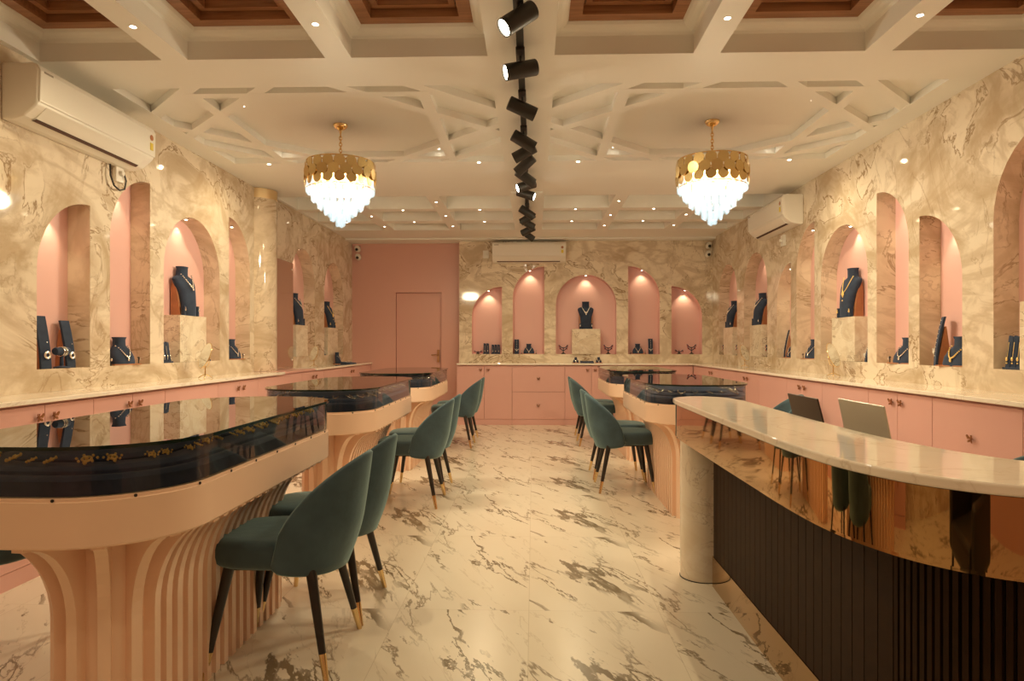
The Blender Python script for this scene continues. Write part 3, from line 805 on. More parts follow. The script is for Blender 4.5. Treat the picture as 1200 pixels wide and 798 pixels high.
def table_mirror(label, loc, rz, s_=1.0, tilt=0.35):
    t_ = thing('table_mirror', label, 'mirror', loc, rz, 'small tilting mirrors on the wall counters')
    MB().lathe([(0.004 * s_, 0.03 * s_), (0.006 * s_, 0.05 * s_), (0.004 * s_, 0.07 * s_), (0.006 * s_, 0.10 * s_)], 10).build('stem', 'brass', t_, smooth=True)
    for k in range(3):
        a = 2 * pi * k / 3 + .5
        MB().tube([(0, 0, 0.035 * s_), (0.03 * s_ * cos(a), 0.03 * s_ * sin(a), 0.022 * s_), (0.062 * s_ * cos(a), 0.062 * s_ * sin(a), 0.005)], 0.0035 * s_, 6).build('foot', 'brass', t_, smooth='all')
    T = Matrix.Translation((0, 0, 0.19 * s_)) @ Matrix.Rotation(pi / 2 + tilt, 4, 'X')
    S = Matrix.Diagonal((0.085 * s_, 0.11 * s_, 1, 1))
    MB().tube([(0.085 * s_ * cos(2 * pi * i / 32), 0.11 * s_ * sin(2 * pi * i / 32), 0) for i in range(32)], 0.0035, 6, loop=True, mat=T).build('frame', 'brass', t_, smooth='all')
    MB().lathe([(0.0, -0.003), (0.98, -0.003), (0.98, 0.003), (0.0, 0.003)], 32, mat=T @ S).build('mirror_disc', 'mirror', t_)
    MB().tube([(-0.088 * s_, 0, 0.19 * s_), (-0.06 * s_, 0.0, 0.11 * s_), (0, 0, 0.09 * s_), (0.06 * s_, 0, 0.11 * s_), (0.088 * s_, 0, 0.19 * s_)], 0.003 * s_, 6).build('yoke', 'brass', t_, smooth='all')
    return t_
LZ = pi / 2       # display faces +X (stands on left wall)
RZ_ = -pi / 2     # display faces -X
xl, xr = XL - 0.055, XR + 0.055
ramp_stand('tall navy chain ramp with silver ring, near end of low left niche', (xl + .01, 4.03, SILL), LZ - .22)
ramp_stand('tall navy chain ramp with silver ring, far end of low left niche', (xl - .01, 4.28, SILL), LZ - .13, h=0.30)
t_stand('small navy bracelet bar between the two chain ramps, left wall niche', (xl + .02, 4.16, SILL), LZ)
short_bust('short navy bust with silver chain in the tall near niche, left wall', (xl, 4.82, SILL), LZ - .2, h=.20, w=.20)
tall_bust('tall navy bust with silver necklace on middle left wall block', (XL - .012, 5.72, BT), LZ - .13, 'silver')
finger_stand('navy pendant stand beside the middle block on left wall', (xl + .01, 5.39, SILL), LZ, 'silver', 3, .17)
t2 = finger_stand('small navy pendant stand just beyond the middle block, left wall', (xl + .01, 6.06, SILL), LZ, 'silver', 2, .13)
short_bust('short navy bust with silver necklace in niche beside the round pillar', (xl, 6.63, SILL), LZ - .2, h=.20, w=.20)
tall_bust('tall navy bust on left wall block just beyond the bronze panel', (XL - .012, 8.46, BT), LZ - .13, 'silver', h=.40)
finger_stand('navy pendant stand in the niche right beyond the bronze panel', (xl + .01, 8.19, SILL), LZ, 'silver', 2, .15)
tall_bust('tall navy bust with gold collar on block nearest the pink wall', (XL - .012, 9.80, BT), LZ - .13, 'gold', h=.38)
finger_stand('navy pendant stand beside the block nearest the pink wall', (xl + .01, 9.49, SILL), LZ, 'silver', 2, .16)
tray_set('dark jewellery tray on left countertop near the pink wall', (-2.685, 9.85, CT), LZ, .34)
short_bust('small dark bust behind the jewellery tray near the pink wall', (-2.835, 9.85, CT), LZ, h=.17, w=.15, ear=False)
table_mirror('small oval mirror on brass stand, left counter before the pillar', (-2.74, 5.62, CT), LZ + 0.9)
table_mirror('small oval mirror on brass stand, left counter beyond the bronze panel', (-2.74, 8.45, CT), LZ + 0.9, .9)
# right wall
finger_stand('navy pendant stand with gold drops at right edge niche', (xr - .01, 4.09, SILL), RZ_, 'gold', 3, .20)
ramp_stand('tall navy chain ramp with pearls in low near niche, right wall', (xr - .01, 4.86, SILL), RZ_ - .35, 'pearl', h=.34)
short_bust('navy bust with gold pendant beside the pearl ramp, right wall', (xr, 4.63, SILL), RZ_ + .2, 'gold', h=.20, w=.22, ear=False)
short_bust('short navy bust with silver chain in tall near niche, right wall', (xr, 5.27, SILL), RZ_ + .2, h=.20, w=.22)
tall_bust('tall navy bust with long gold necklace on right wall middle block', (XR + .012, 6.20, BT), RZ_ + .13, 'gold', h=.44)
ramp_stand('navy chain ramp near side of middle block, right wall', (xr - .01, 5.86, SILL), RZ_ - .3, 'pearl', h=.20)
ramp_stand('navy chain ramp far side of middle block, right wall', (xr - .01, 6.54, SILL), RZ_ - .3, 'pearl', h=.20)
short_bust('short navy bust in tall far niche, right wall', (xr, 7.00, SILL), RZ_ + .2, h=.20, w=.20)
ramp_stand('tall navy chain ramp in low far niche, right wall', (xr - .01, 7.74, SILL), RZ_ - .35, 'pearl', h=.31)
short_bust('small navy bust beside the chain ramp in low far niche', (xr, 7.55, SILL), RZ_ + .2, h=.18, w=.16, ear=False)
tall_bust('tall navy bust on block below the right air conditioner', (XR + .012, 8.62, BT), RZ_ + .13, 'silver', h=.40)
tree_stand('earring tree near side of block below right air conditioner', (xr, 8.28, SILL), RZ_)
tall_bust('tall navy bust on right wall block nearest the back corner', (XR + .012, 9.82, BT), RZ_ + .13, 'silver', h=.38)
tree_stand('earring tree near side of block nearest the back corner, right wall', (xr, 9.49, SILL), RZ_)
tree_stand('earring tree far side of block nearest the back corner, right wall', (xr, 10.16, SILL), RZ_)
table_mirror('small oval mirror on brass stand, right counter by middle block', (2.62, 6.05, CT), RZ_ - 0.9)
table_mirror('small oval mirror on brass stand, far end of right counter', (2.62, 8.55, CT), RZ_ - 0.9, .95)
# back wall
yb = YB + 0.06
tree_stand('tiny ring holder in leftmost back wall niche', (-0.87, yb, SILL), 0, h=.07, arms=2)
finger_stand('tall dark pendant stand in leftmost back wall niche', (-0.74, yb, SILL), 0, 'silver', 2, .17)
finger_stand('wide dark pendant stand with three drops, leftmost back niche', (-0.59, yb, SILL), 0, 'silver', 3, .15)
ramp_stand('dark chain ramp in second back wall niche from left', (-0.26, yb, SILL), 0, 'pearl', h=.23)
short_bust('small dark bust with silver collar, second back niche from left', (-0.07, yb, SILL), 0, h=.16, w=.17)
tree_stand('earring tree left of the central block on back wall', (0.47, yb, SILL), 0)
tree_stand('earring tree right of the central block on back wall', (1.17, yb, SILL), 0)
tall_bust('tall dark bust with pearl necklace on central back wall block', (0.82, YB + .012, BT), 0, 'pearl', h=.43, w=.25)
short_bust('small dark bust with silver collar, fourth back niche from left', (1.63, yb, SILL), 0, h=.16, w=.17)
ramp_stand('dark chain ramp in fourth back wall niche from left', (1.83, yb, SILL), 0, 'pearl', h=.24)
tree_stand('tiny earring holder in rightmost back wall niche', (2.27, yb, SILL), 0, h=.09, arms=2)
tree_stand('branched earring tree in rightmost back wall niche', (2.46, yb, SILL), 0, h=.16, arms=4)
tray_set('dark tray with silver necklace in the middle of back counter', (0.82, 10.46, CT), 0, .2)
short_bust('tiny dark bust left of the tray on back counter', (0.65, 10.48, CT), 0, h=.09, w=.09, ear=False)
short_bust('tiny dark bust right of the tray on back counter', (1.0, 10.48, CT), 0, h=.09, w=.09, ear=False)

# ------------------------------------------------------------------ air conditioners (front faces local -Y, back at y=0)
def aircon(label, loc, rz, w=1.12):
    t_ = thing('air_conditioner', label, 'air conditioner', loc, rz, 'white wall mounted split air conditioners')
    h, d = 0.31, 0.22
    prof = [(0, 0), (-0.06, -0.0), (-0.13, 0.02), (-0.185, 0.065), (-0.205, 0.085), (-0.21, 0.27), (-0.195, 0.305), (-0.17, h), (0, h)]
    MB().rings([[(x, y, z) for y, z in prof] for x in (-w / 2, w / 2)]).build('casing', 'white_plastic', t_, bevel=0.012, seg=3)
    MB().rings([[(x, y - 0.004, z) for y, z in [(-0.203, 0.095), (-0.212, 0.10), (-0.217, 0.265), (-0.20, 0.298), (-0.19, 0.29)]] for x in (-w / 2 + .004, w / 2 - .004)]).build('front_panel', 'white_plastic', t_, bevel=0.003)
    MB().rings([[(x, y, z) for y, z in [(-0.198, 0.078), (-0.206, 0.082), (-0.140, 0.018), (-0.133, 0.022)]] for x in (-w / 2 + .07, w / 2 - .09)]).build('air_flap', 'white_plastic', t_)
    MB().rings([[(x, y, z) for y, z in [(-0.140, 0.018), (-0.146, 0.022), (-0.128, 0.010), (-0.12, 0.012)]] for x in (-w / 2 + .07, w / 2 - .09)]).build('outlet_slot', 'dark_gap', t_)
    MB().box((w / 2 - .075, -0.2235, 0.135), (w / 2 - .040, -0.2205, 0.185)).build('energy_label', 'yellow_label', t_)
    MB().lathe([(0.020, 0), (0.020, 0.002)], 16, mat=Matrix.Translation((w / 2 - .058, -0.2215, 0.222)) @ Matrix.Rotation(pi / 2, 4, 'X')).build('round_sticker', 'stand_wood', t_)
    MB().box((-w / 2 + .03, -0.222, 0.258), (-w / 2 + .10, -0.2195, 0.268)).build('badge', 'grey_plastic', t_)
    return t_
aircon('large white air conditioner high on left wall, nearest to camera', (XL, 4.20, 2.44), LZ, 1.14)
aircon('white air conditioner high in the middle of back wall', (-0.065, YB, 2.475), 0, 1.13)
aircon('white air conditioner high on the right wall beside chandelier', (XR, 7.65, 2.45), RZ_, 1.12)
def outlet(label, loc, rz):
    t_ = thing('wall_socket', label, 'socket', loc, rz)
    MB().box((-0.045, -0.03, -0.06), (0.045, 0, 0.06)).build('box', 'white_plastic', t_, bevel=0.005)
    MB().lathe([(0.018, 0), (0.018, 0.022), (0.01, 0.026)], 12, mat=Matrix.Translation((0, -0.03, 0.0)) @ Matrix.Rotation(pi / 2, 4, 'X')).build('plug', 'white_plastic', t_, smooth=True)
    return t_
outlet('white socket on left wall below the near air conditioner', (XL, 4.66, 2.40), LZ)
outlet('white socket on back wall left of the air conditioner', (-0.74, YB, 2.62), 0)
outlet('white socket on right wall below the air conditioner', (XR, 7.62, 2.36), RZ_)
q = MB().tube([(XL + .02, 4.56, 2.44), (XL + .03, 4.55, 2.36), (XL + .035, 4.58, 2.30), (XL + .035, 4.64, 2.28), (XL + .035, 4.70, 2.30), (XL + .04, 4.71, 2.36), (XL + .05, 4.67, 2.40)], 0.006, 8).build('power_cable', 'black_metal', smooth='all')
tag(q, 'black cable looped between near left air conditioner and its socket', 'cable')
def camera_pair(label, loc, sx):
    t_ = thing('security_camera', label, 'camera', loc, 0, 'small security cameras in the far corners')
    MB().box((-0.035, 0.0, -0.045), (0.035, 0.02, 0.055)).build('bracket', 'grey_plastic', t_, bevel=0.004)
    MB().lathe([(0.0, -0.055), (0.04, -0.05), (0.045, 0.02), (0.03, 0.05), (0.0, 0.055)], 20, mat=Matrix.Translation((0, -0.06, 0.0)) @ Matrix.Rotation(1.2, 4, 'X')).build('body', 'white_plastic', t_, smooth=True)
    MB().ball((0, -0.105, -0.018), 0.024, n=14).build('eye', 'black_metal', t_, smooth='all')
    return t_
for sx, x, y in ((1, -2.80, YP), (-1, 2.70, YB)):
    s_ = 'left end above the pink wall' if sx > 0 else 'right corner of back wall'
    camera_pair('upper white security camera at the %s' % s_, (x, y, H - 0.11), sx)
    camera_pair('lower white security camera at the %s' % s_, (x + sx * 0.01, y, H - 0.24), sx)

# ------------------------------------------------------------------ track and its spotlights
TX = -0.07
tr = thing('lighting_track', 'long black lighting track running down the middle of ceiling', 'lighting track', (TX, 0, H))
MB().box((-0.019, 2.2, -0.06), (0.019, 9.6, -0.0)).build('rail', 'black_metal', tr)
MB().box((-0.024, 9.6, -0.063), (0.024, 9.66, 0)).build('end_cap', 'black_metal', tr)
HEADS = [(3.12, -1, 0.70, 0.35), (3.70, -1, 0.28, 0.30), (4.31, 1, 0.38, -0.2), (5.00, 1, 0.5, -0.2), (5.30, -1, 0.45, -0.2), (5.66, -1, 0.7, -0.3), (6.08, 1, 0.6, -.3),
         (6.40, -1, 0.35, 0.3), (6.76, 1, 0.35, 0.2), (7.70, 1, 0.55, -0.3), (8.05, -1, 0.5, -0.3), (8.40, 1, 0.5, -0.3), (8.90, -1, 0.4, -0.3), (9.3, 1, 0.6, -.3)]
for i, (y, sx, el, fw) in enumerate(HEADS):
    t_ = thing('track_spotlight', 'black cylinder track spotlight aimed %s, %s along the track from camera' % ('left' if sx < 0 else 'right', ORD[i]), 'spotlight', (TX, y, H - 0.065), 0, 'black spotlights on the ceiling track')
    MB().box((-0.024, -0.085, -0.012), (0.024, 0.085, 0.006)).build('adaptor', 'black_metal', t_, bevel=0.003)
    MB().tube([(0, 0, -0.01), (0, 0, -0.065)], 0.008, 8).build('stem', 'black_metal', t_, smooth=True)
    d = Vector((sx * cos(el), -fw, -sin(el))).normalized()
    T = Matrix.Translation((0, 0, -0.085)) @ d.to_track_quat('Z', 'Y').to_matrix().to_4x4()
    hd = MB().rings([[(r * cos(2 * pi * k / 28), r * sin(2 * pi * k / 28), z) for k in range(28)] for r, z in ((0.034, -0.095), (0.042, -0.092), (0.044, -0.088), (0.044, 0.090), (0.039, 0.090), (0.037, 0.078))], mat=T).build('head', 'black_metal', t_, smooth=True)
    MB().lathe([(0.0375, 0.079), (0.0375, 0.0835), (0.0, 0.084)], 24, mat=T).build('lens', 'lens', hd)
    p = T @ Vector((0, 0, 0.11))
    link_light('track_beam', spot_data('track', POWER_TRACK, 75, 0.02, 0.6), (TX + p.x, y + p.y, H - 0.065 + p.z), d)

# ------------------------------------------------------------------ chandeliers
def chandelier():
    t_ = thing('chandelier', 'gold disc and crystal chandelier hanging at the left', 'chandelier', (OC[0][0], OC[0][1], H + MD), 0, 'gold and crystal chandeliers')
    MB().lathe([(0.055, 0), (0.055, -0.012), (0.04, -0.03), (0.012, -0.045), (0.006, -0.075)], 24).build('canopy', 'brass', t_, smooth=True)
    q = MB()
    for k in range(9):
        z = -0.08 - k * 0.024; q.tube([((0.010 * cos(2 * pi * i / 10) if k % 2 else 0), (0 if k % 2 else 0.010 * cos(2 * pi * i / 10)), z + 0.017 * sin(2 * pi * i / 10)) for i in range(10)], 0.0035, 6, loop=True)
    q.build('chain', 'brass', t_, smooth='all')
    R = 0.262
    q = MB()
    for zz in (-0.295, -0.40, -0.50):
        q.tube([(R * .96 * cos(2 * pi * i / 40), R * .96 * sin(2 * pi * i / 40), zz) for i in range(40)], 0.005, 6, loop=True)
    for k in range(6):
        a = 2 * pi * k / 6
        q.tube([(0, 0, -0.29), (R * .96 * cos(a), R * .96 * sin(a), -0.30)], 0.005, 6)
        q.tube([(R * .96 * cos(a), R * .96 * sin(a), -0.30), (R * .96 * cos(a), R * .96 * sin(a), -0.5)], 0.003, 6)
    q.tube([(0, 0, -0.27), (0, 0, -0.62)], 0.006, 8)
    fr = q.build('frame', 'brass', t_, smooth='all')
    MB().lathe([(0.0, -0.425), (0.248, -0.425), (0.248, -0.435), (0.0, -0.435)], 40).build('top_plate', 'brass', t_)
    disc = None
    for row, (z, n, off) in enumerate(((-0.335, 19, 0), (-0.395, 19, .5), (-0.452, 19, 0.0))):
        for k in range(n):
            a = 2 * pi * (k + off) / n
            if disc is None:
                disc = MB().lathe([(0.0, -0.002), (0.042, -0.002), (0.042, 0.002), (0.0, 0.002)], 22, mat=Matrix.Rotation(pi / 2, 4, 'Y')).build('gold_disc', 'gold_disc', t_)
                c = disc
            else:
                c = disc.copy(); C.objects.link(c); c.parent = t_
            rr = R + (0.004 if row % 2 else -0.002)
            c.location = (rr * cos(a), rr * sin(a), z); c.rotation_euler = (random.uniform(-.05, .05), random.uniform(-.12, .12), a + random.uniform(-.14, .14))
    cr = None
    tiers = [(0.245, 28, -0.44, 1.0), (0.205, 24, -0.50, 1), (0.160, 19, -0.555, 1), (0.112, 14, -0.60, 1), (0.066, 9, -0.645, 1), (0.024, 4, -0.685, 1)]
    for r, n, z, s_ in tiers:
        for k in range(n):
            a = 2 * pi * k / n
            if cr is None:
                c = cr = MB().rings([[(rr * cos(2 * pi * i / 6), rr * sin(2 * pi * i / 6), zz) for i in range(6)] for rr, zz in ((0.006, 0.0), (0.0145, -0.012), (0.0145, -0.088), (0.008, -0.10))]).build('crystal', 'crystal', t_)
            else:
                c = cr.copy(); C.objects.link(c); c.parent = t_
            c.location = (r * cos(a), r * sin(a), z + random.uniform(-.004, .004)); c.rotation_euler = (0, 0, a)
    return t_
ch = chandelier()
ch2 = copy_tree(ch, (OC[1][0], OC[1][1], H + MD), 0.13, 'gold disc and crystal chandelier hanging at the right')
for cx, cy in OC:
    d = LD.get('bulb')
    if d is None:
        d = bpy.data.lights.new('bulb', 'POINT'); d.energy = POWER_BULB / 5; d.color = (1.0, 0.85, 0.57); d.shadow_soft_size = 0.07; LD['bulb'] = d
    for k in range(5):
        link_light('chandelier_bulb', d, (cx + 0.12 * cos(1.2566 * k + .3), cy + 0.12 * sin(1.2566 * k + .3), H + MD - 0.55))

# ------------------------------------------------------------------ showcase tables
def rrect(w, l, r, n=10, cl=0.0):
    """closed outline, counter-clockwise, centred"""
    pts = []
    for cx, cy, a0 in ((w / 2 - r, l / 2 - r, 0), (-w / 2 + r, l / 2 - r, pi / 2), (-w / 2 + r, -l / 2 + r, pi), (w / 2 - r, -l / 2 + r, 1.5 * pi)):
        for i in range(n + 1):
            a = a0 + (pi / 2) * i / n; pts.append((cx + r * cos(a), cy + r * sin(a)))
    return pts
def along(pts, step):
    """points and outward normals at even spacing on a closed ccw outline"""
    n = len(pts); L = [0]
    for i in range(n):
        a, b_ = pts[i], pts[(i + 1) % n]; L.append(L[-1] + math.hypot(b_[0] - a[0], b_[1] - a[1]))
    cnt = int(round(L[-1] / step)); out = []
    j = 0
    for k in range(cnt):
        s_ = L[-1] * k / cnt
        while L[j + 1] < s_: j += 1
        a, b_ = pts[j], pts[(j + 1) % n]; d = L[j + 1] - L[j] or 1e-9
        f = (s_ - L[j]) / d; tx, ty = (b_[0] - a[0]) / d, (b_[1] - a[1]) / d
        out.append(((a[0] + (b_[0] - a[0]) * f, a[1] + (b_[1] - a[1]) * f), (ty, -tx)))
    return out
AB, AT, GT = 0.675, 0.81, 0.945
def showcase(label, loc, l, w=0.70):
    t_ = thing('display_counter', label, 'display counter', loc, 0, 'fluted peach display counters with glass tops')
    R = 0.30
    ins = 0.235
    core = rrect(w - 2 * ins, l - 2 * ins, 0.10, 6)
    MB().prism(core, 0, AB).build('base', 'peach_lacquer', t_, smooth=True)
    # flared fins
    prof = [(-0.02, 0.0), (0.035, 0.0), (0.035, 0.40)]
    for i in range(1, 11):
        a = pi / 2 * i / 10
        prof.append((0.035 + 0.185 * (1 - cos(a)), 0.40 + (AB - 0.012 - 0.40) * sin(a)))
    prof += [(0.22, AB), (-0.02, AB)]
    path = rrect(w - 2 * ins, l - 2 * ins, 0.1145, 8)
    fin = None
    for (p, nrm) in along(path, 0.068):
        if fin is None:
            q = MB(); hw = 0.0165; nn = len(prof)
            q.add([(d, -hw, z) for d, z in prof] + [(d, hw, z) for d, z in prof],
                  [(i, (i + 1) % nn, nn + (i + 1) % nn, nn + i) for i in range(nn)] + [tuple(range(nn - 1, -1, -1)), tuple(range(nn, 2 * nn))])
            fin = q.build('fin', 'peach_lacquer', t_); c = fin
        else:
            c = fin.copy(); C.objects.link(c); c.parent = t_
        c.location = (p[0], p[1], 0); c.rotation_euler = (0, 0, math.atan2(nrm[1], nrm[0]))
    out = rrect(w, l, R, 12); inn = rrect(w - 0.03, l - 0.03, R - 0.015, 12)
    q = MB(); q.rings([[(x, y, z) for x, y in pp] for pp, z in ((rrect(w - .012, l - .012, R - .006, 12), AB), (out, AB + 0.006), (out, AT - 0.012), (rrect(w - .01, l - .01, R - .005, 12), AT - 0.010), (rrect(w - .01, l - .01, R - .005, 12), AT), (inn, AT))])
    q.build('apron', 'peach_lacquer', t_, smooth=True)
    for (p, nrm) in along(out, 0.20):
        MB().lathe([(0.0045, 0), (0.0045, 0.002), (0.0, 0.003)], 8, mat=Matrix.Translation((p[0] - nrm[0] * .004, p[1] - nrm[1] * .004, AT - 0.006)) @ Matrix.Rotation(math.atan2(nrm[1], nrm[0]), 4, 'Z') @ Matrix.Rotation(pi / 2, 4, 'Y')).build('screw', 'black_metal', t_)
    def tier(d, z0, z1, rr, name='velvet_tier'):
        r_ = max(0.05, R - d)
        a = rrect(w - 2 * d, l - 2 * d, r_, 12); b_ = rrect(w - 2 * d - 0.016, l - 2 * d - 0.016, r_ - .008, 12); c_ = rrect(w - 2 * d - 0.04, l - 2 * d - 0.04, r_ - .02, 12)
        MB().rings([[(x, y, z) for x, y in pp] for pp, z in ((a, z0), (a, z1 - 0.012), (b_, z1 - 0.003), (c_, z1))]).build(name, 'case_velvet', t_, smooth=True)
    tier(0.020, AT + .0005, AT + 0.052, 0); tier(0.050, AT + 0.052, AT + 0.074, 0); tier(0.125, AT + 0.074, AT + 0.092, 0)
    g = rrect(w - 0.012, l - 0.012, R - .006, 12)
    q = MB(); q.rings([[(x, y, z) for x, y in g] for z in (AT + 0.0005, GT - 0.0105)], cap=False)
    gl = q.build('glass_side', 'case_glass', t_, smooth=True)
    q = MB(); q.prism(rrect(w + 0.01, l + 0.01, R + .005, 14), GT - 0.010, GT)
    q.m = [1] * (len(q.m) - 2) + [0, 0]
    q.build('glass_top', ['top_glass', 'glass_edge'], t_)
    return t_
SH = [('near left', 'long peach fluted counter at near left with gold jewellery inside', -1.32, 1.73, 3.46),
      ('middle left', 'peach fluted counter with glass top, second along the left row', -1.32, 3.97, 5.68),
      ('far left', 'peach fluted counter with glass top, furthest of the left row', -1.32, 6.25, 7.98),
      ('near right', 'peach fluted counter just beyond the reception desk', 1.13, 4.53, 6.24),
      ('far right', 'peach fluted counter with glass top, furthest of the right row', 1.13, 6.86, 8.57)]
VT = AT + 0.0925
def jewel_proto(kind):
    q = MB()
    if kind == 'gold_earring':
        q.tube([(0.011 * cos(2 * pi * i / 12), 0.011 * sin(2 * pi * i / 12), 0.004) for i in range(12)], 0.0035, 6, loop=True)
        q.ball((0, 0, 0.006), 0.0055, n=8)
        for j_, (ax, ay) in enumerate(((-.016, -.012), (0, -.020), (.016, -.012), (-.010, .016), (.012, .015), (-.024, .002), (.025, .003))):
            q.ball((ax, ay, 0.005), 0.0042 if j_ != 1 else 0.006, n=6)
        return q.v, q.f, 'gold_jewel'
    beads(q, [(0.030 * cos(pi * i / 10), -0.045 * sin(pi * i / 10), 0.005) for i in range(11)], 0.006, 0, 6)
    q.ball((0, -0.056, 0.006), 0.009, n=8)
    return q.v, q.f, 'silver_jewel'
JM = {}
for key, label, cx, y0, y1 in SH:
    showcase(label, (cx, (y0 + y1) / 2, 0), y1 - y0)
    gold = key == 'near left'
    k = 'gold_earring' if gold else 'silver_necklace'
    sgn = 1 if cx < 0 else -1
    ins_ = 0.088
    ring_ = rrect(0.70 - 2 * ins_, (y1 - y0) - 2 * ins_, 0.30 - ins_, 12)
    cnt_ = {}
    for (pt, nr) in along(ring_, 0.074 if gold else 0.085):
        side_ = ('aisle side' if nr[0] * sgn > 0 else 'wall side') if abs(nr[0]) > abs(nr[1]) else ('near end' if nr[1] < 0 else 'far end')
        x = cx + pt[0] + random.uniform(-.014, .014); y = (y0 + y1) / 2 + pt[1] + random.uniform(-.014, .014)
        cnt_.setdefault(side_, []).append((x, y, math.atan2(nr[1], nr[0]) + pi / 2))
    for side_, lst in cnt_.items():
        lst.sort(key=lambda q: q[1] if 'side' in side_ else q[0])
        for i, (x, y, rr_) in enumerate(lst):
            if k not in JM:
                v_, f_, mt = jewel_proto(k); q = MB(); q.add(v_, f_)
                o = q.build(k, mt, smooth='all'); JM[k] = o
            else:
                o = JM[k].copy(); C.objects.link(o)
            s_ = random.uniform(.65, 1.1) * (1.0 if gold else 0.80); o.scale = (s_, s_, s_)
            o.location = (x, y, AT + 0.0745 + 0.012); o.rotation_euler = (0.42, 0, rr_ + random.uniform(-1.1, 1.1))
            tag(o, 'small %s in %s counter, along its %s, %s from %s' % (k.replace('_', ' '), key, side_, ORD[i], 'near end' if 'side' in side_ else 'left'), 'jewellery', 'jewellery laid out in the %s counter' % key)

# ------------------------------------------------------------------ velvet chairs (front faces local +X)
def chair(label, loc, rz):
    t_ = thing('velvet_chair', label, 'chair', loc, rz, 'teal velvet chairs with brass tipped legs')
    # seat cushion: superellipse slab, rounded edge
    def se(hx, hy, z, n=36, p=2.7, cx=0.0):
        out = []
        for i in range(n):
            a = 2 * pi * i / n; ca, sa = cos(a), sin(a)
            out.append((cx + hx * math.copysign(abs(ca) ** (2 / p), ca), hy * 0.92 * math.copysign(abs(sa) ** (2 / p), sa), z))
        return out
    prof = [(0.80, .385), (0.93, .389), (0.985, .402), (1.0, .425), (1.0, .452), (0.985, .474), (0.93, .487), (0.8, .493), (0.4, .496), (0.02, .497)]
    MB().rings([se(0.250 * f, 0.235 * f, z, cx=0.022) for f, z in prof]).build('seat', 'teal_velvet', t_, smooth='all')
    # wrap-round back shell
    nA, nV = 34, 14
    def surf(ph, v, side):
        # ph: angle from straight back (-X), v: 0 bottom .. 1 top
        lim = radians(84)
        f = cos(ph / lim * pi / 2)
        top = 0.405 + (0.79 - 0.405) * (max(f, 0) ** 0.52)
        zb = 0.355 + 0.05 * (1 - max(f, 0) ** 0.4)
        z = zb + (top - zb) * v
        h_ = (z - 0.36)
        rx = 0.232 + 0.17 * h_ + 0.03 * sin(min(1, h_ / .2) * pi / 2)
        ry = 0.214 + 0.010 * sin(min(1, h_ / .2) * pi / 2) - 0.045 * max(0, h_ - 0.12)
        th_ = 0.022 * (1 - 0.5 * v ** 3) * (0.55 + 0.45 * max(f, 0) ** .5) + 0.004
        if side == 0: rx -= th_; ry -= th_
        else: rx += th_ * .6; ry += th_ * .6
        # round the very edges
        return (-rx * cos(ph) + 0.01, ry * sin(ph), z + (0.012 if side else 0.0) * 0)
    phs = [radians(-84 + 168 * i / nA) for i in range(nA + 1)]
    q = MB(); ring_list = []
    for ph in phs:
        col = []
        for k in range(nV + 1): col.append(surf(ph, k / nV, 1))
        a, b_ = surf(ph, 1.0, 1), surf(ph, 1.0, 0)
        col.append(((a[0] + b_[0]) / 2, (a[1] + b_[1]) / 2, a[2] + 0.010))
        for k in range(nV, -1, -1): col.append(surf(ph, k / nV, 0))
        a, b_ = surf(ph, 0, 1), surf(ph, 0, 0)
        col.append(((a[0] + b_[0]) / 2, (a[1] + b_[1]) / 2, a[2] - 0.010))
        ring_list.append(col)
    q.rings(ring_list)
    q.build('backrest', 'teal_velvet', t_, smooth='all')
    for sx, sy in ((1, 1), (1, -1), (-1, 1), (-1, -1)):
        a = Vector((sx * 0.15 + 0.01, sy * 0.155, 0.40)); b_ = Vector((sx * 0.225, sy * 0.235, 0.0))
        m_ = a.lerp(b_, 0.76)
        lg = MB().tube([a, m_], [0.021, 0.0135], 14).build('leg', 'black_leg', t_, smooth=True)
        MB().tube([m_, b_], [0.0138, 0.010], 14).build('brass_tip', 'brass', lg, smooth=True)
    MB().box((-0.16, -0.16, 0.375), (0.17, 0.16, 0.392)).build('underframe', 'black_leg', t_)
    return t_
CH = [(-0.965, 2.655, pi, 'teal velvet chair nearest the camera, at near left counter'),
      (-0.965, 3.15, pi, 'teal velvet chair just behind the nearest one, near left counter'),
      (-0.94, 5.24, pi, 'nearer teal chair on aisle side of the middle left counter'),
      (-0.94, 5.73, pi, 'farther teal chair on aisle side of the middle left counter'),
      (-0.95, 8.17, pi, 'nearer teal chair by far left counter facing the pink wall'),
      (-0.95, 8.67, pi, 'farther teal chair by far left counter, last of left row'),
      (0.765, 5.80, 0, 'nearest teal chair on aisle side of the right counters'),
      (0.765, 6.36, 0, 'second teal chair on aisle side of the right counters'),
      (0.775, 8.38, 0, 'third teal chair on aisle side of the right counters'),
      (0.78, 8.90, 0, 'farthest teal chair on aisle side of the right counters'),
      (-2.20, 2.62, 0, 'teal chair at left edge behind the near left counter'),
      (1.90, 5.72, pi, 'teal chair seen over the reception desk beyond the dark laptop'),
      (1.68, 2.68, pi, 'teal chair behind reception desk at right edge')]
proto = None
for x, y, rz, lb in CH:
    if proto is None: proto = chair(lb, (x, y, 0), rz)
    else: copy_tree(proto, (x, y, 0), rz, lb)

